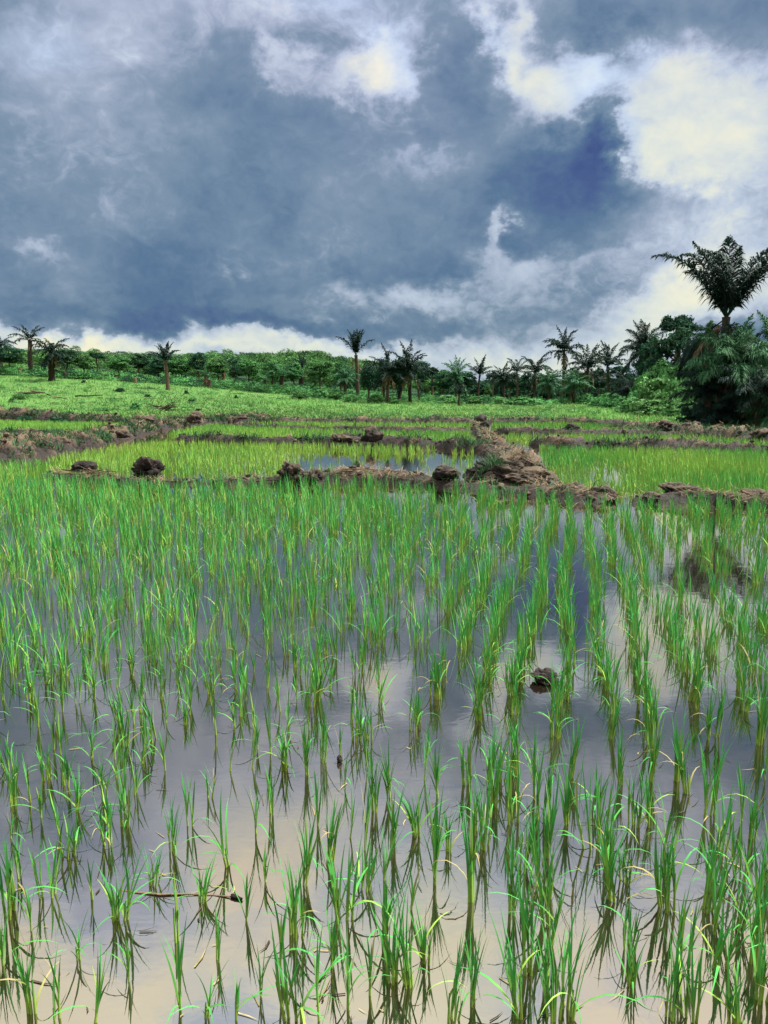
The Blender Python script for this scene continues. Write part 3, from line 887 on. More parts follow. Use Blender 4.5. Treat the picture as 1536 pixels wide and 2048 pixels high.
# second row of paddies
paddy([(60, 948), (150, 950), (300, 956), (520, 956), (640, 950), (760, 948), (860, 955), (950, 962), (945, 905), (700, 895), (460, 892), (330, 888), (215, 900), (120, 918)], .21, 9, 1.7, 3, .72, .62,
      holes=((790, 932, 175, 26, .97), (640, 925, 70, 22, .75), (900, 912, 70, 10, .7)), seed=1, drop=.25)
paddy([(1100, 978), (1230, 996), (1270, 998), (1400, 992), (1560, 1000), (1640, 1000), (1600, 909), (1330, 906), (1080, 900), (1095, 940)], .20, 9, 1.7, 3, .76, .30,
      holes=((1190, 955, 90, 18, .55), (1240, 940, 60, 12, .4), (1470, 975, 60, 8, .2)), seed=2)
# left behind the diagonal bund
paddy([(-200, 960), (0, 962), (110, 945), (60, 938), (-200, 950)], .2, 9, 1.6, 3, .95, .2, seed=3)
paddy([(-150, 868), (0, 866), (100, 864), (170, 872), (265, 858), (250, 851), (160, 848), (0, 845), (-150, 842)], .24, 7, 2.6, 2, .78, .50, seed=4)
paddy([(-150, 900), (0, 893), (60, 884), (140, 884), (100, 874), (0, 878), (-150, 890)], .22, 8, 2.0, 2, .78, .45, seed=5)
paddy([(420, 853), (330, 872), (400, 878), (560, 884), (760, 884), (955, 892), (940, 868), (700, 866), (500, 858)], .23, 7, 2.4, 2, .78, .45, seed=6, holes=((700, 870, 80, 3, .3),))
paddy([(480, 847), (560, 855), (760, 859), (940, 860), (950, 850), (700, 849), (540, 848)], .28, 6, 3.4, 2, .78, .50, seed=7)
paddy([(1010, 873), (1000, 884), (1060, 886), (1330, 895), (1600, 898), (1500, 886), (1360, 876), (1150, 875)], .23, 7, 2.4, 2, .78, .55, seed=8, holes=((1050, 880, 60, 6, .5),))
paddy([(985, 849), (985, 861), (1140, 866), (1330, 866), (1250, 853), (1100, 849)], .28, 6, 3.4, 2, .78, .35, seed=9)
o = obj('rice_crop', RA.mesh('rice_crop', M_rice))
tag(o, 'green rice filling the middle and far paddies and the back of the front one', kind='stuff')

HEAP()

# bits of straw and leaf floating on the near water
r6 = np.random.default_rng(61); A = Acc()
for _ in range(150):
    q_ = G(r6.uniform(-150, 1690), 1040 + 1010 * r6.random() ** .7); a = r6.uniform(0, 6.28); L = r6.uniform(.012, .075) * (2 if r6.random() < .12 else 1)
    d = np.array((math.cos(a), math.sin(a), 0)) * L; wv = np.array((-math.sin(a), math.cos(a), 0)) * r6.uniform(.0008, .0028); m_ = d * .5 + wv * r6.uniform(-3, 3)
    b = np.array((q_.x, q_.y, .003))
    A.add([b - wv, b + wv, b + m_ + wv, b + m_ - wv, b + d], [(0, 1, 2, 3)], [(3, 2, 4)], (C_DRY if r6.random() < .5 else C_TAN * .6 if r6.random() < .6 else C_MUD) * r6.uniform(.6, 1.2))
o = obj('floating_straw', A.mesh('floating_straw', M_straw)); tag(o, 'scraps of straw and dead leaf floating between the rice plants', kind='stuff')

# ================================================================== straw and weeds on the bunds
r5 = np.random.default_rng(31)
SF = np.array(SURF)
SFd = np.hypot(SF[:, 0], SF[:, 1])


def lying(n, sel, L0, L1, w, colr, up=.06):
    A = Acc(); k_ = np.nonzero(sel)[0]; pp = SF[k_, 3] ** 1.3; idx = r5.choice(k_, n, p=pp / pp.sum())
    b = SF[idx, :3] + np.concatenate([r5.normal(0, .04, (n, 2)), r5.uniform(.005, .03, (n, 1))], 1)
    a = r5.uniform(0, 6.28, n); L = r5.uniform(L0, L1, n); d = np.stack([np.cos(a), np.sin(a), r5.uniform(-.25, up * 6, n)], -1) * L[:, None]
    wv = np.stack([-np.sin(a), np.cos(a), np.zeros(n)], -1) * (w * (1 + SFd[idx] / 20))[:, None]
    V = np.stack([b - wv, b + wv, b + d + wv * .5, b + d - wv * .5], 1).reshape(-1, 3)
    f_ = np.arange(n * 4).reshape(-1, 4); c = np.repeat(colr * r5.uniform(.5, 1.7, (n, 1)), 4, 0)
    A.add(V, f_, None, c); return A


A = lying(13000, SF[:, 5] > .18, .08, .32, .004, C_TAN * 1.2)
o = obj('dry_straw', A.mesh('dry_straw', M_straw)); tag(o, 'dry straw scattered over the earth bunds', kind='stuff')
vi, fi = ICO[2]
kr = np.nonzero((SFd < 60))[0]; idx = r5.choice(kr, 900, p=(SF[kr, 3] ** 1.2) / (SF[kr, 3] ** 1.2).sum())
A = Acc()
for q_ in idx:
    sz = r5.uniform(.02, .06) * (.6 + SF[q_, 3]); bump = 1 + .35 * r5.normal(0, 1, (len(vi), 1)).clip(-1.2, 1.2)
    A.add(vi * bump * (sz, sz, sz * .75) + SF[q_, :3] + (0, 0, sz * .3), None, fi, (C_MUD if r5.random() < .72 else C_TAN * .8) * r5.uniform(.6, 1.5))
o = obj('soil_crumbs', A.mesh('soil_crumbs', M_mud)); tag(o, 'small crumbs of dark earth strewn over the bunds', kind='stuff')
pw = SF[:, 4] ** 1.5 * SF[:, 3] ** 1.6 * (SF[:, 5] < .6) * np.array([max(0, .35 + mnoise.fractal(Vector((a, b, 4)) * .8, 1, 2, 3)) for a, b in SF[:, :2]])
idx = r5.choice(len(SF), 26000, p=pw / pw.sum())
n = len(idx)
azm = r5.uniform(0, 6.28, n); th0 = r5.uniform(.1, .9, n); kp = r5.uniform(.2, 1.4, n); Ls = r5.uniform(.12, .36, n); ww = r5.uniform(.008, .02, n) * (1 + SFd[idx] / 25)
cw = np.array((.022, .065, .022)) * r5.uniform(.6, 1.8, (n, 1))
A = Acc(); A.add(*blades(SF[idx, :3] + r5.normal(0, .03, (n, 3)) * (1, 1, .2), azm, Ls, ww, th0, kp, r5.uniform(-.6, .6, n), 2, cw, cw))
o = obj('bund_weeds', A.mesh('bund_weeds', M_grass)); tag(o, 'dark green weeds growing on the sides of the bunds', kind='stuff')

# ================================================================== meadow grass
n = 70000
yy = 50 + 95 * r5.random(n) ** 1.25; aa = r5.uniform(R(-36), R(32), n); xx = yy * np.tan(aa)
n2 = 7000; xx = np.concatenate([xx, r5.uniform(13.4, 26, n2)]); yy = np.concatenate([yy, r5.uniform(37, 56, n2)])
k_ =  (H(xx, yy) > -.02)
xx, yy = xx[k_], yy[k_]; n = len(xx)
nz = np.array([mnoise.fractal(Vector((a * .12, b * .12, 0)), 1, 2, 3) for a, b in zip(xx, yy)])
hh = .22 * (1 + .9 * np.clip(nz, -.6, 1)) + r5.uniform(-.05, .1, n)
cg = np.array((.095, .235, .050)) * (1 + .6 * nz[:, None]) * r5.uniform(.7, 1.3, (n, 1))
cg = cg * (1 + .7 * np.array([mnoise.fractal(Vector((a * .035 + 7, b * .06, 3)), 1, 2, 2) for a, b in zip(xx, yy)]))[:, None]
cg = np.where((r5.random(n) < .12 + .25 * np.clip(nz, 0, 1))[:, None], np.array((.20, .26, .08)), cg)
nb = 2
A = Acc(); t_ = n * nb
bp_ = np.repeat(np.stack([xx, yy, H(xx, yy)], -1), nb, 0) + r5.normal(0, .12, (t_, 3)) * (1, 1, 0)
A.add(*blades(bp_, r5.uniform(0, 6.28, t_), np.repeat(hh, nb) * r5.uniform(.7, 1.3, t_), r5.uniform(.04, .085, t_), r5.uniform(.1, .7, t_), r5.uniform(.1, .9, t_), r5.uniform(-.6, .6, t_), 2, np.repeat(cg, nb, 0), np.repeat(cg, nb, 0)))
o = obj('meadow_grass', A.mesh('meadow_grass', M_grass)); tag(o, 'rough green grass over the rising meadow behind the paddies', kind='stuff')


# ================================================================== leafy crowns
def crown_arrays(shape, nclump, nleaf, leaf, seed, col, clump_r=.30, droop=.0):
    """leaf cards gathered in clumps through a unit crown (radius 1, height 2 from z=-1 to 1)"""
    r = np.random.default_rng(seed)
    c = r.normal(0, 1, (nclump, 3)); c /= np.linalg.norm(c, axis=1)[:, None]
    rad = r.uniform(.35, .95, nclump) ** .6
    c = c * rad[:, None] * .80
    if shape == 'flat': c[:, 2] = np.abs(c[:, 2]) * .6 - .1
    if shape == 'tall': c[:, :2] *= .75 * (1 - .35 * c[:, 2:3])
    if shape == 'bush': c[:, 2] = np.abs(c[:, 2]) * 1.25 - .85
    cr = clump_r * r.uniform(.6, 1.3, nclump)
    d = r.normal(0, 1, (nclump, nleaf, 3)); d /= np.linalg.norm(d, axis=2)[:, :, None]
    d[:, :, 2] = np.where(d[:, :, 2] < -.2, -d[:, :, 2] * .4, d[:, :, 2])
    P = c[:, None, :] + d * cr[:, None, None] * r.uniform(.55, 1.05, (nclump, nleaf, 1)) * (1, 1, .75)
    P[:, :, 2] -= droop * r.random((nclump, nleaf)) ** 2
    tone = np.repeat(r.uniform(.65, 1.4, (nclump, 1)), nleaf, 1) * r.uniform(.75, 1.25, (nclump, nleaf))
    nrm = d + r.normal(0, .55, d.shape) + (0, 0, .35)
    P = P.reshape(-1, 3); nrm = nrm.reshape(-1, 3); nrm /= np.linalg.norm(nrm, axis=1)[:, None]
    N = len(P)
    u = np.cross(nrm, r.normal(0, 1, (N, 3))); u /= np.linalg.norm(u, axis=1)[:, None]; w = np.cross(nrm, u)
    s = (leaf * r.uniform(.6, 1.4, N))[:, None]
    V = np.stack([P - u * s, P - w * s * .45 + nrm * s * .12, P + u * s, P + w * s * .45 + nrm * s * .12], 1).reshape(-1, 3)
    F = np.arange(N * 4).reshape(-1, 4)
    C = np.repeat(col[None] * tone.reshape(-1, 1), 4, 0)
    return V, F, C


def crown_mesh(name, *a, **kw):
    v, f_, c = crown_arrays(*a, **kw)
    return mesh_np(name, v, f_, c, M_leaf)


CROWNS = {
    'round': [crown_mesh('crown', 'round', 46, 102, .062, 10 + i, C_DARK * 1.25) for i in range(3)],
    'mid': [crown_mesh('crown', 'round', 46, 102, .062, 20 + i, C_MID) for i in range(3)],
    'flat': [crown_mesh('crown', 'flat', 34, 102, .062, 30 + i, C_DARK * .9, clump_r=.24) for i in range(2)],
    'tall': [crown_mesh('crown', 'tall', 46, 102, .062, 40 + i, C_MID * .85) for i in range(2)],
    'drape': [crown_mesh('crown', 'tall', 50, 119, .062, 50 + i, C_DARK * 1.1, droop=.5) for i in range(2)],
    'bush': [crown_mesh('foliage', 'bush', 34, 55, .10, 60 + i, C_MID * 1.15) for i in range(3)],
    'pale_bush': [crown_mesh('foliage', 'bush', 44, 60, .085, 70 + i, C_LIGHT * 1.05) for i in range(3)],
    'dark_bush': [crown_mesh('foliage', 'bush', 34, 55, .10, 80 + i, C_DARK * 1.1) for i in range(2)],
}


def trunk_mesh(name, h, r0, r1, seed, col=C_BARK, limbs=0, wig=.02, k=8):
    rnd = random.Random(seed); A = Acc()
    pts = wiggly((0, 0, -.3), (0, 0, h), 7, wig, rnd)
    v, fc = tube_arrays(pts, [r0 * (1.25 if i == 0 else 1) + (r1 - r0) * i / 7 for i in range(8)], k); A.add(v, f4=fc, c=col)
    for i in range(limbs):
        z = h * rnd.uniform(.5, .9); a = rnd.uniform(0, 6.28); L = h * rnd.uniform(.10, .2)
        p = [(0, 0, z), (math.cos(a) * L * .5, math.sin(a) * L * .5, z + L * .35), (math.cos(a) * L, math.sin(a) * L, z + L * .8)]
        v, fc = tube_arrays(p, [r1 * .8, r1 * .6, r1 * .25], 5); A.add(v, f4=fc, c=col)
    return A.mesh(name, M_bark, True)


TRUNKS = [trunk_mesh('trunk', 1.0, .035, .02, i, C_BARK * (1 + .3 * i), 5) for i in range(3)]


def tree(px, pby, pty, wpx, kind, label, seed, d=None, group='trees along the forest edge', crown_frac=.72):
    p = hit(px, pby) if d is None else Vector((ray(px, pby).x / ray(px, pby).y * d, d, 0))
    if d is not None: p.z = float(H(p.x, p.y))
    s = scale_at(p); h = max(1.5, (CYP_of(p) - pty) / s); w = wpx / s
    root = empty('tree', p, seed * 1.3)
    tag(root, label, 'tree', group)
    t = obj('trunk', TRUNKS[seed % 3], root); t.scale = (max(h * .9, 2), max(h * .9, 2), h * .8)
    c = obj('crown', CROWNS[kind][seed % len(CROWNS[kind])], root)
    ch = h * crown_frac
    c.location = (0, 0, h - ch * .5); c.scale = (w / 2, w / 2, ch / 2)
    return root


def CYP_of(p):
    return project(p.x, p.y, p.z)[1]


def bush(px, pby, pty, wpx, kind, label, seed, cat='bush', group=None, name='bush', d=None):
    p = hit(px, pby) if d is None else Vector((ray(px, pby).x / ray(px, pby).y * d, d, 0))
    if d is not None: p.z = float(H(p.x, p.y))
    s = scale_at(p); h = max(.3, (CYP_of(p) - pty) / s); w = wpx / s
    root = empty(name, p, seed * 2.1); tag(root, label, cat, group)
    f_ = obj('foliage', CROWNS[kind][seed % len(CROWNS[kind])], root); f_.location = (0, 0, h * .6); f_.scale = (w / 2, w / 2, h * .75)
    b = obj('stem', TRUNKS[seed % 3], root); b.scale = (h * .6, h * .6, h * .6)
    return root


# ================================================================== palms
def frond_mesh(name, L, e0, bend, pairs, ll, lw, seed, col, hang=.5, plume=.5, dead=False):
    """one feather leaf: arching midrib along +X with leaflets on both sides"""
    r = np.random.default_rng(seed); n = 18
    t = np.linspace(0, 1, n + 1); an = e0 - bend * t ** (3.2 if abs(bend - R(62)) < .01 and e0 > .9 else 1.6)
    x = np.concatenate([[0], np.cumsum(np.cos(an[1:]) * L / n)]); z = np.concatenate([[0], np.cumsum(np.sin(an[1:]) * L / n)])
    A = Acc(); v, fc = tube_arrays([(x[i], 0, z[i]) for i in range(0, n + 1, 3)], [.035 * L / 4 * (1.15 - i / n) for i in range(0, n + 1, 3)], 5)
    A.add(v, f4=fc, c=col * (1.6 if not dead else 1))
    ts = np.linspace(.13, .995, pairs)
    for sd_ in (-1, 1):
        tt = np.clip(ts + r.normal(0, .006, pairs), .1, 1)
        bx = np.interp(tt, t, x); bz = np.interp(tt, t, z); ba = np.interp(tt, t, an)
        tang = np.stack([np.cos(ba), np.zeros(pairs), np.sin(ba)], -1); up = np.stack([-np.sin(ba), np.zeros(pairs), np.cos(ba)], -1)
        side = np.array((0, sd_, 0))[None]
        ln = ll * L / 4 * np.clip(np.sin(np.pi * np.clip(tt * .92 + .10, 0, 1)) ** .6, .25, 1) * r.uniform(.75, 1.15, pairs)
        ph = r.normal(.25, plume, pairs)
        d = side * np.cos(ph)[:, None] + up * np.sin(ph)[:, None] + tang * (.45 + .8 * tt ** 2)[:, None]
        d /= np.linalg.norm(d, axis=1)[:, None]
        b = np.stack([bx, np.zeros(pairs), bz], -1)
        m1 = b + d * (ln * .5)[:, None]; m1[:, 2] -= hang * .12 * ln
        e = b + d * (ln * .85)[:, None]; e[:, 2] -= hang * .75 * ln
        wv = np.cross(d, r.normal(0, .5, (pairs, 3)) + np.array((0, 0, 1.0))); wv /= np.linalg.norm(wv, axis=1)[:, None] + 1e-9
        wv *= lw * L / 4
        V = np.stack([b - wv * .4, b + wv * .4, m1 + wv, m1 - wv, e], 1).reshape(-1, 3)
        o5 = (np.arange(pairs) * 5)[:, None]
        c = np.repeat(col[None] * r.uniform(.65, 1.4, (pairs, 1)), 5, 0)
        A.add(V, np.array([[0, 1, 2, 3]]) + o5, np.array([[3, 2, 4]]) + o5, c)
    return A.mesh(name, M_palm)


C_DEADF = np.array((.16, .125, .075))
# frond kits: angle class -> meshes (unit length 4 m)
KIT = {}
for kit, pairs, lw, ll in (('fine', 120, .034, 1.1), ('far', 46, .075, .80)):
    for col_n, col in (('dark', C_PALM), ('green', C_PALM_L)):
        for ang, e0, bend in (('up', 80, 32), ('high', 62, 56), ('vase', 60, 62), ('mid', 38, 66), ('low', 8, 62), ('down', -35, 42)):
            KIT[kit, col_n, ang] = [frond_mesh('frond', 4.0, R(e0), R(bend), pairs, ll * (.78 if ang == 'vase' else 1), lw, 300 + j * 7 + len(KIT), col, .55 if kit == 'far' else .6, .5) for j in range(2)]
    KIT[kit, 'dead', 'down'] = [frond_mesh('dead_frond', 4.0, R(-58), R(28), pairs // 2, .6, lw, 400, C_DEADF, .7, .5, True)]


def palm(px, pby, ctr_y, flen_px, label, seed, plan, kit='far', col='dark', trunk_px=8, dead=0, p=None, lean=0.0, tcol=C_BARK, group='oil palms around the paddies', name='oil_palm', cat='palm tree', asp=1.0, kinds=None):
    """plan: (angle class, count) pairs; ctr_y: photograph y of the crown's heart; flen_px: frond length in pixels"""
    rnd = random.Random(seed)
    far_ = p is None
    if far_: lean += rnd.uniform(-.07, .07); plan = tuple((a_, max(1, c_ + rnd.choice((-2, -1, 0, 0, 1)))) for a_, c_ in plan); dead += rnd.choice((0, 1, 2, 4))
    p = hit(px, pby) if p is None else p
    s = scale_at(p); th = max(.25, (CYP_of(p) - ctr_y) / s); fs = flen_px / s / 4.0 * (1.3 if kit == 'far' else 1)
    root = empty(name, p, 0); tag(root, label, cat, group)
    A = Acc(); rr = trunk_px / s / 2 * (.8 if kit == 'far' else 1)
    npt = max(5, int(th / .35)); pts = []; rad = []
    for i in range(npt + 1):
        u = i / npt; pts.append((lean * th * u * u, 0, -.3 + (th + .3) * u)); rad.append(rr * (1.25 - .35 * u) * (1 + (.10 if i % 2 else -.08) + rnd.uniform(-.08, .08)) * (1.15 if u > .9 and kit == 'far' else 1))
    v, fc = tube_arrays(pts, rad, 9); A.add(v, f4=fc, c=tcol)
    obj('trunk', A.mesh('trunk', M_bark), root)
    top = (lean * th, 0, th - .05)
    a0 = rnd.uniform(0, 6.28)
    for ang, cnt in plan:
        for i in range(cnt):
            f_ = obj('frond', rnd.choice(KIT[kit, col, ang]), root)
            a0 += 2.39996
            f_.location = top; f_.rotation_euler = (rnd.gauss(0, .1), rnd.gauss(0, .10), a0 + rnd.uniform(-.25, .25)); k2 = fs * rnd.uniform(.8, 1.12); f_.scale = (k2, k2, k2 * asp)
    for i in range(dead):
        f_ = obj('dead_frond', KIT[kit, 'dead', 'down'][0], root); f_['label'] = 'brown dead frond hanging below the crown'
        f_.location = (top[0], top[1], top[2] - .1); f_.rotation_euler = (0, rnd.gauss(0, .15), rnd.uniform(0, 6.28)); k2 = fs * rnd.uniform(.5, .8); f_.scale = (k2,) * 3
    return root


FULLP = (('up', 4), ('high', 6), ('mid', 8), ('low', 6), ('down', 3))
# the big one by the paddies, right
pb = Vector((17.2, 38.5, .2))
big = palm(1452, 850, 640, 178, 'tallest oil palm with a vase of feathery fronds against the clouds', 5, (('up', 3), ('vase', 10), ('down', 3)), 'fine', 'dark', 16, 14, p=pb)
# neighbour cut by the right edge
palm(1580, 850, 700, 150, 'oil palm half out of view with fronds arching in beside the tallest palm', 6, (('high', 5), ('mid', 7), ('low', 5)), 'fine', 'dark', 18, 2, p=Vector((24.5, 42.5, .2)))
palm(1268, 790, 703, 62, 'round-headed palm with drooping fronds behind the pale bush', 8, FULLP, 'fine', 'dark', 11, 3, p=Vector((85 * 500 / 1470, 85, .2)))
palm(1125, 806, 704, 40, 'slim palm with a star-shaped crown and long bare trunk', 9, FULLP, 'far', 'dark', 6, 2, tcol=C_TAN * .7)
palm(1172, 806, 736, 38, 'low bushy palm right of the slim bare-trunked palm', 10, FULLP, 'far', 'dark', 7, 1)
palm(1216, 806, 735, 40, 'tilted palm between the bushy palm and the round-headed palm', 11, (('up', 5), ('high', 5), ('mid', 5)), 'far', 'dark', 7, 1, lean=-.05)
palm(1068, 805, 745, 34, 'small palm in the far row left of the slim bare-trunked palm', 12, (('high', 5), ('mid', 6), ('low', 3)), 'far', 'dark', 5)
palm(1034, 805, 746, 32, 'second small palm in the far row with arching fronds', 13, (('high', 6), ('mid', 6), ('low', 3)), 'far', 'dark', 5)
palm(1008, 805, 758, 26, 'short dark palm in the far row below the knobbly tree', 14, FULLP, 'far', 'dark', 5)
palm(955, 805, 752, 32, 'upright palm of the far row with spiky top fronds', 15, (('up', 6), ('high', 5), ('mid', 4)), 'far', 'dark', 5)
palm(912, 806, 755, 34, 'green drooping palm right of the draped dark trees', 16, FULLP, 'far', 'green', 6)
palm(1098, 806, 766, 30, 'low palm half hidden left of the slim palm trunk', 36, FULLP, 'far', 'green', 5)
palm(1146, 808, 770, 34, 'low green palm at the foot of the slim bare trunk', 37, FULLP, 'far', 'green', 5)
palm(918, 812, 788, 22, 'tiny dark palm standing alone at the meadow edge', 17, (('up', 4), ('high', 4), ('mid', 3)), 'far', 'dark', 6)
palm(716, 796, 712, 40, 'plume-topped palm rising above the wooded hill', 18, (('up', 12), ('high', 2)), 'far', 'dark', 8, 2)
palm(62, 745, 682, 31, 'ragged palm with a few windblown fronds on the slope', 19, (('high', 4), ('mid', 4), ('low', 2)), 'far', 'dark', 10, 3, lean=.02)
palm(104, 762, 704, 34, 'thick dark-trunked palm standing on the grassy slope', 20, (('high', 4), ('mid', 8), ('low', 8), ('down', 5)), 'far', 'dark', 14, 8, tcol=C_BARK * .45)
palm(336, 780, 722, 30, 'single slim palm with funnel crown in the middle of the meadow', 21, (('up', 7), ('high', 8), ('mid', 4)), 'far', 'dark', 9, tcol=C_TAN * .7)
palm(602, 780, 738, 26, 'stout palm with a dark trunk and ragged top before the hill', 22, (('up', 4), ('high', 4), ('mid', 3)), 'far', 'dark', 11, tcol=C_BARK * .4)
palm(563, 784, 752, 26, 'short palm left of the stout dark-trunked palm', 23, (('high', 5), ('mid', 5)), 'far', 'green', 10, tcol=C_BARK * .5)
palm(530, 782, 760, 20, 'small scruffy palm between round tree and short palm', 24, (('high', 4), ('mid', 4)), 'far', 'green', 8)
palm(448, 772, 742, 24, 'half-bare palm with pale hanging trunk left of round tree', 25, (('up', 3), ('high', 3)), 'far', 'green', 9, 3, tcol=C_TAN * .6)
palm(412, 774, 752, 20, 'stubby palm with a brown trunk on the upper meadow', 26, (('up', 3), ('mid', 3)), 'far', 'green', 10, 2, tcol=C_TAN * .6)
palm(775, 806, 746, 42, 'draped palm with brown hanging fronds in the dark clump', 27, FULLP, 'far', 'dark', 7, 8)
palm(820, 806, 742, 44, 'dark palm with a thick trunk at the right of the clump', 28, FULLP, 'far', 'dark', 8, 6, tcol=C_BARK * .5)
palm(4, 740, 690, 26, 'palm with a dark head at the left end of the slope', 29, (('high', 4), ('mid', 5), ('low', 3)), 'far', 'dark', 8)
palm(690, 795, 756, 26, 'short palm left of the plume-topped palm', 30, FULLP, 'far', 'green', 8, 2)
# young palms in the right thicket, fronds from near the ground
for i, (px, y_, dd, fl_, cl, plan, lab) in enumerate([
    (1445, 735, 36.5, 105, 'green', (('up', 4), ('high', 7), ('mid', 9), ('low', 6)), 'young palm with shiny arching fronds under the tallest palm'),
    (1400, 785, 37.0, 72, 'dark', (('high', 5), ('mid', 8), ('low', 7)), 'dark young palm at the left corner of the thicket'),
    (1500, 790, 35.0, 100, 'dark', (('high', 5), ('mid', 8), ('low', 7)), 'dark young palm low in the thicket with drooping fronds'),
    (1528, 730, 39.0, 110, 'green', (('up', 4), ('high', 6), ('mid', 7), ('low', 4)), 'green young palm by the right edge above the thicket'),
    (1248, 782, 62.0, 48, 'dark', (('high', 5), ('mid', 7), ('low', 6)), 'small spreading palm left of the pale bush'),
    (1420, 830, 36.5, 80, 'dark', (('mid', 7), ('low', 7)), 'lowest dark palm at the foot of the thicket'),
    (1535, 835, 34.5, 80, 'green', (('high', 3), ('mid', 7), ('low', 5)), 'low green palm at the right edge beside the straw bank'),
]):
    x_ = dd * (px - 768) / 1470
    palm(px, 850, y_, fl_, lab, 50 + i, plan, 'fine', cl, 16, 2 if i < 3 else 0, p=Vector((x_, dd, float(H(x_, dd)))), group='young palms in the right thicket', name='young_palm')

# ================================================================== trees of the forest edge
for i, (px, pby, pty, w, kd, lab) in enumerate([
    (20, 748, 688, 62, 'round', 'dark round tree behind the slope palms at the left'),
    (135, 752, 694, 62, 'round', 'dark tree right behind the thick-trunked palm'),
    (196, 754, 694, 44, 'flat', 'dark tree with paired knobby crowns above the left wood'),
    (168, 755, 706, 50, 'mid', 'green tree in front of the knobby-crowned tree'),
    (238, 758, 708, 54, 'mid', 'broad green tree right of the knobby-crowned tree'),
    (278, 759, 703, 46, 'round', 'dark pointed tree left of the meadow palm'),
    (318, 763, 708, 54, 'round', 'dark tree directly behind the slim meadow palm'),
    (362, 766, 714, 56, 'mid', 'lighter green tree right of the slim meadow palm'),
    (398, 768, 700, 44, 'round', 'dark domed tree standing above the hill line'),
    (436, 772, 711, 50, 'mid', 'green tree right of the dark domed tree'),
    (470, 776, 728, 30, 'round', 'small round dark tree on the meadow beside the half-bare palm'),
    (498, 776, 716, 60, 'mid', 'wide pale green tree at the foot of the hill'),
    (545, 780, 718, 54, 'mid', 'green tree behind the short palm'),
    (588, 782, 722, 54, 'tall', 'upright green tree behind the stout palm'),
    (640, 786, 716, 62, 'mid', 'broad green tree right of the stout palm'),
    (682, 792, 722, 46, 'tall', 'narrow green tree left of the plume-topped palm'),
    (738, 800, 722, 50, 'drape', 'dark creeper-hung tree right under the plume-topped palm'),
    (768, 802, 711, 58, 'drape', 'draped tree at the top left of the dark clump'),
    (800, 803, 708, 56, 'drape', 'highest draped tree of the dark clump'),
    (838, 804, 714, 56, 'round', 'dark rounded tree at the right of the clump'),
    (864, 804, 718, 36, 'flat', 'flat-topped tree at the right end of the clump'),
    (886, 805, 738, 56, 'round', 'lower dark tree stepping down from the clump'),
    (930, 805, 738, 60, 'round', 'dark tree above the green drooping palm'),
    (985, 803, 729, 32, 'flat', 'knobbly emergent tree above the far palm row'),
    (975, 806, 770, 22, 'tall', 'small leafy column-like tree at the meadow edge'),
    (1018, 804, 742, 56, 'round', 'dark tree filling the far row between small palms'),
    (1056, 804, 745, 58, 'round', 'dark low tree behind the two small palms'),
    (1096, 805, 740, 56, 'round', 'dark tree left of the slim bare-trunked palm'),
    (1150, 805, 738, 62, 'mid', 'green tree behind the low bushy palm'),
    (1196, 805, 734, 60, 'round', 'dark tree behind the tilted palm'),
    (1236, 806, 722, 66, 'round', 'dark tree left behind the round-headed palm'),
]):
    tree(px, pby, pty, w, kd, lab, i)
for i, (px, y_, w, dd, kd, lab, cf) in enumerate([
    (1345, 602, 96, 64, 'flat', 'emergent dark tree with knobby flat crown left of the tallest palm', .55),
    (1350, 642, 130, 60, 'round', 'big dark tree below the knobby flat crown', .9),
    (1296, 664, 76, 66, 'round', 'dark tree between the round-headed palm and the big dark tree', .85),
    (1400, 650, 110, 56, 'round', 'dark leafy tree behind the tallest palm on its left', .9),
    (1330, 716, 90, 58, 'mid', 'bluish green tree low behind the pale bush', .95),
    (1520, 690, 130, 50, 'round', 'dark tree behind the palms at the right edge', .9),
    (1470, 700, 110, 48, 'round', 'dark tree directly behind the tallest palm trunk', .9),
    (1408, 640, 26, 70, 'tall', 'thin spire-like tree top left of the tallest palm', .3),
]):
    tree(px, 840, y_, w, kd, lab, 40 + i, d=dd, group='dark trees behind the right thicket', crown_frac=cf)

# bushes: pale mass on the right
for i, (px, pby, pty, w, kd, dd, lab) in enumerate([
    (1310, 840, 732, 112, 'pale_bush', 49, 'tall pale green bush with large leaves left of the thicket'),
    (1360, 842, 732, 84, 'pale_bush', 47, 'yellowish tall bush against the dark young palms'),
    (1262, 835, 784, 90, 'pale_bush', 51, 'low pale bush sprawling at the left end of the thicket'),
    (1305, 842, 788, 104, 'pale_bush', 46, 'light green low bush spreading over the bank'),
    (1356, 846, 780, 96, 'pale_bush', 44, 'pale rambling bush in front of the dark young palm'),
    (1275, 838, 764, 60, 'bush', 53, 'mid green bush behind the low pale bush'),
    (1240, 832, 800, 40, 'bush', 54, 'small green bush at the meadow corner beside the thicket'),
    (1225, 826, 778, 60, 'bush', 60, 'mid green bush filling the gap right of the far palms'),
    (1196, 822, 790, 50, 'bush', 66, 'low rounded bush at the start of the thicket'),
    (1290, 832, 720, 76, 'bush', 58, 'tall leafy bush behind the pale bush'),
    (1345, 840, 700, 90, 'bush', 54, 'tall green bush between pale bush and dark trees'),
    (1420, 850, 760, 90, 'dark_bush', 39.5, 'dark shrub deep inside the thicket'),
    (1480, 852, 750, 110, 'dark_bush', 39.5, 'large dark shrub under the tallest palm'),
    (1530, 856, 770, 110, 'dark_bush', 38.5, 'dark shrub at the right edge of the thicket'),
    (1385, 852, 800, 70, 'dark_bush', 38.0, 'low dark shrub at the left foot of the thicket'),
    (1450, 856, 806, 90, 'dark_bush', 37.0, 'low dark shrub at the centre foot of the thicket'),
    (1525, 800, 756, 70, 'bush', 35.8, 'bright green leafy shrub low at the right edge'),
]):
    bush(px, pby, pty, w, kd, lab, i, d=dd, group='bushes of the right thicket')
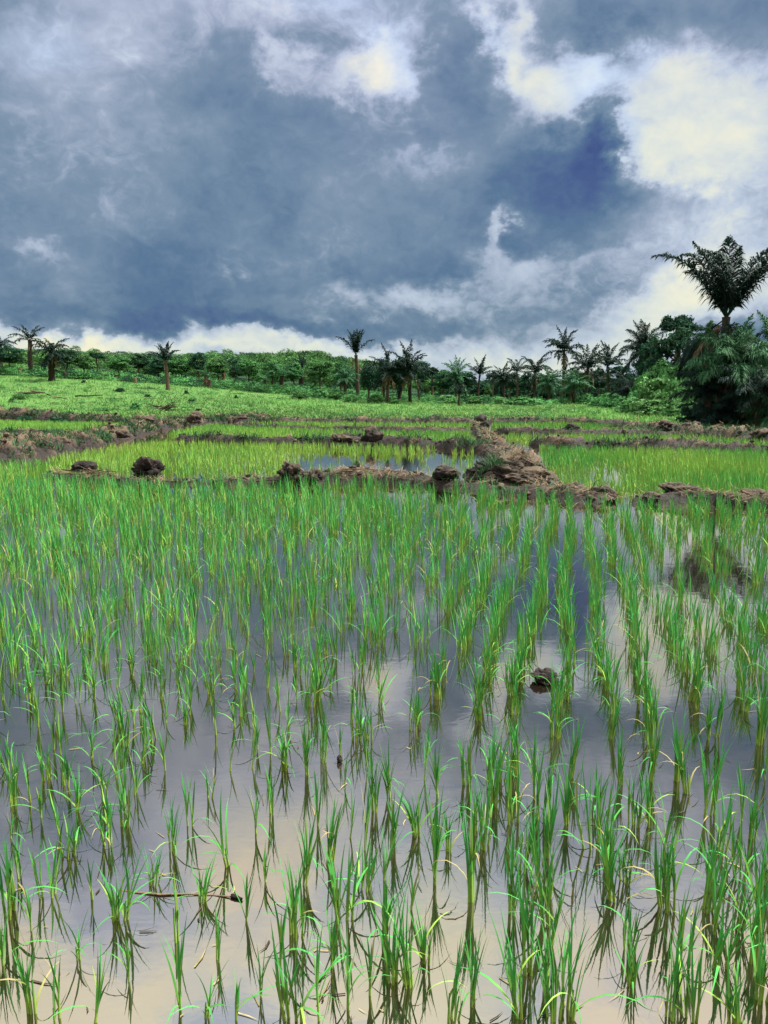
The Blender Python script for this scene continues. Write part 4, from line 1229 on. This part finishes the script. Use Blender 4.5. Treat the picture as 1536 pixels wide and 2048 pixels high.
# scrub at the foot of the wood and on the meadow
scr = []
for i, (px, pby, pty, w, kd, lab) in enumerate([
    (600, 798, 776, 46, 'bush', 'dark green bush at the foot of the stout palm'),
    (640, 796, 774, 40, 'bush', 'leafy bush right of the stout palm on the meadow edge'),
    (672, 800, 770, 40, 'bush', 'taller leafy bush left of the plume-topped palm trunk'),
    (700, 804, 784, 40, 'pale_bush', 'pale weedy bush at the foot of the plume-topped palm'),
    (752, 806, 784, 40, 'bush', 'green bush below the dark clump on its left'),
    (790, 808, 790, 30, 'bush', 'small bush in front of the draped palm'),
    (860, 806, 786, 46, 'bush', 'green bush at the right foot of the dark clump'),
    (895, 808, 785, 50, 'pale_bush', 'light bush left of the tiny meadow palm'),
    (950, 808, 788, 44, 'bush', 'green bush right of the tiny meadow palm'),
    (1000, 808, 790, 50, 'pale_bush', 'light bush below the far palm row'),
    (1045, 810, 790, 70, 'bush', 'long green bush left of the slim palm trunk'),
    (1085, 810, 794, 46, 'pale_bush', 'low light bush beside the slim palm trunk'),
    (1170, 808, 782, 60, 'bush', 'green bush right of the slim palm trunk'),
    (1215, 810, 778, 60, 'bush', 'green bush where the meadow meets the thicket'),
    (168, 766, 757, 12, 'dark_bush', 'tiny dark bush high on the slope right of the thick palm'),
    (240, 783, 773, 26, 'dark_bush', 'dark spreading weed patch in the middle of the slope'),
    (295, 794, 786, 16, 'dark_bush', 'small dark bush left below the slim meadow palm'),
    (373, 788, 777, 12, 'dark_bush', 'little dark bush right of the slim meadow palm foot'),
    (383, 806, 795, 18, 'dark_bush', 'dark tuft of weeds below the slim meadow palm'),
    (397, 822, 815, 16, 'dark_bush', 'dark tuft just above the far bund'),
    (472, 797, 787, 9, 'dark_bush', 'thin dark tuft on the meadow below the round tree'),
    (23, 804, 794, 14, 'dark_bush', 'dark tuft at the left end of the meadow'),
    (272, 820, 800, 26, 'bush', 'green leafy shrub by the far bund left of the brush pile'),
    (210, 822, 812, 60, 'bush', 'long low green shrub behind the far left bund'),
    (310, 764, 756, 14, 'dark_bush', 'small dark tuft at the upper edge of the slope'),
    (590, 842, 828, 18, 'dark_bush', 'dark round shrub on the far brown bund'),
    (660, 838, 826, 14, 'bush', 'small green shrub on the far brown bund'),
    (40, 798, 784, 40, 'bush', 'green weedy shrub on the left of the meadow'),
    (50, 842, 826, 46, 'dark_bush', 'dark weeds growing on the far left bund'),
    (120, 844, 828, 60, 'dark_bush', 'dark bushy growth on the face of the far left bund'),
    (190, 848, 836, 44, 'dark_bush', 'low dark growth at the right of the far left bund'),
]):
    bush(px, pby, pty, w, kd, lab, i + 20, group='scrub on the meadow and at the foot of the wood')

# brush pile and fallen trunks on the meadow
def brush_pile():
    p = hit(330, 822); root = empty('brush_pile', p); tag(root, 'tangled pile of cut branches on the meadow above the far bund', 'brush pile')
    rnd = random.Random(9)
    for i in range(26):
        a = rnd.uniform(-.5, .5) + (math.pi if rnd.random() < .5 else 0); L = rnd.uniform(.6, 1.5)
        A = Acc(); v, fc = tube_arrays(wiggly((0, 0, 0), (math.cos(a) * L, math.sin(a) * L * .6, rnd.uniform(.0, .6)), 4, .06, rnd), [.035, .03, .024, .018, .01], 5)
        A.add(v, f4=fc, c=C_BARK * rnd.uniform(.4, 1.6)); o = obj('branch', A.mesh('branch', M_bark, True), root); o.location = (rnd.uniform(-.4, .4), rnd.uniform(-.3, .3), rnd.uniform(.02, .35))


brush_pile()
for i, (a, b, r, lab) in enumerate([((62, 786), (132, 802), .09, 'long pale fallen trunk lying on the left of the meadow'),
                                    ((36, 792), (75, 790), .12, 'dark fallen trunk at the left end of the meadow'),
                                    ((150, 797), (205, 795), .08, 'dark fallen branch among weeds in the middle of the slope')]):
    p, q = hit(*a), hit(*b); stick(p + Vector((0, 0, .22)), q + Vector((0, 0, .22)), r, lab, 60 + i, (C_TAN if 'pale' in lab else C_BARK * .5), 'fallen_trunk', 'fallen trunk', amp=.02)
# cut stumps along the upper edge of the meadow
rnd = random.Random(77)
for i, (px, py, hpx, where) in enumerate([(40, 748, 12, 'beside the ragged palm'), (130, 756, 12, 'right of the thick dark palm'), (152, 754, 14, 'tallest, in the cleared strip'), (180, 756, 9, 'lowest, in the cleared strip'),
                                          (205, 758, 12, 'dark, near the end of the cleared strip'), (232, 760, 9, 'right end of the cleared strip'), (270, 766, 10, 'pale, alone on the upper slope'), (420, 776, 16, 'brown, left of the round dark tree')]):
    p = hit(px, py); s = scale_at(p)
    o = obj('tree_stump', trunk_mesh('tree_stump', hpx / s, .28, .2, i, (C_TAN if i % 2 == 0 else C_BARK), 0, .05)); o.location = p
    tag(o, 'cut stump ' + where, 'tree stump', 'cut stumps along the top of the meadow')

# ================================================================== far wood on the hill
def far_wood():
    r = np.random.default_rng(99); A = Acc()
    var = [crown_arrays('round', 26, 38, .115, 500 + i, np.array((1., 1., 1.)), clump_r=.34) for i in range(6)]
    def sky_y(px): return np.interp(px, [-400, 0, 100, 200, 300, 400, 520, 620, 700, 760, 900, 1000, 1900], [690, 692, 697, 699, 708, 705, 700, 700, 710, 720, 738, 744, 738])

    def fit(x, y, h):
        px, _ = project(x, y); z = float(H(x, y)); dy = ray(px, sky_y(px) + r.normal(6, 5)); return max(1.5, min(h, CAMH + dy.z / dy.y * y - z))
    cnt = 0
    for _ in range(950):
        a = R(r.uniform(-36, 5)); d = 118 + 260 * r.random() ** .8; x = d * math.tan(a); y = d
        if a > R(1) and d > 260: continue
        h = r.uniform(5.5, 8.5) * (.72 if d < 150 else 1); w = r.uniform(2.4, 4.2)
        h = fit(x, y, h)
        v, f_, c = var[int(r.integers(6))]
        A.add(v * (w, w, h * .5) + (x, y, float(H(x, y)) + h * .5), None, f_[:, :3], c * (C_MID * r.uniform(.7, 1.5) if r.random() < .8 else C_DARK * 1.4))
        cnt += 1
    for _ in range(330):      # flat land to the right
        a = R(r.uniform(2, 36)); d = r.uniform(168, 270); x = d * math.tan(a)
        if d > 190 + 3000 * 0 and r.random() < .2: continue
        h = fit(x, d, r.uniform(7, 11.0)); w = r.uniform(2.6, 4.2); v, f_, c = var[int(r.integers(6))]
        A.add(v * (w, w, h * .5) + (x, d, h * .5), None, f_[:, :3], c * C_DARK * r.uniform(.9, 1.5))
    o = obj('far_wood', A.mesh('far_wood', M_leaf)); tag(o, 'dense green wood covering the low hill behind the meadow', kind='stuff')


far_wood()


def undergrowth():
    """low weedy scrub along the foot of the wood"""
    r = np.random.default_rng(123); A = Acc()
    var = [crown_arrays('bush', 18, 34, .11, 700 + i, np.array((1., 1., 1.)), clump_r=.36) for i in range(5)]
    for _ in range(620):
        px = r.uniform(-250, 1260); ed = np.interp(px, [-250, 0, 200, 350, 500, 700, 900, 1260], [742, 748, 757, 768, 780, 797, 806, 807])
        p = hit(px, ed - r.uniform(-3, 9)); h = r.uniform(.8, 2.4); w = r.uniform(.9, 2.0)
        v, f_, c = var[int(r.integers(5))]
        A.add(v * (w, w, h * .55) + (p.x, p.y, p.z + h * .4), None, f_[::2, :3], c * (C_MID * r.uniform(.8, 1.7) if r.random() < .7 else C_DARK * 1.3))
    for _ in range(420):
        px = r.uniform(-200, 1230); ed = np.interp(px, [-250, 0, 200, 350, 500, 700, 900, 1260], [742, 748, 757, 768, 780, 797, 806, 807])
        p = hit(px, ed + (836 - ed) * r.random() ** 1.3); h = r.uniform(.25, .7); w = r.uniform(.25, .9)
        v, f_, c = var[int(r.integers(5))]
        A.add(v * (w, w, h * .55) + (p.x, p.y, p.z + h * .4), None, f_[::2, :3], c * (C_LIGHT if r.random() < .45 else C_MID) * r.uniform(.6, 1.2))
    o = obj('undergrowth', A.mesh('undergrowth', M_leaf)); tag(o, 'low leafy scrub along the foot of the wood', kind='stuff')


undergrowth()
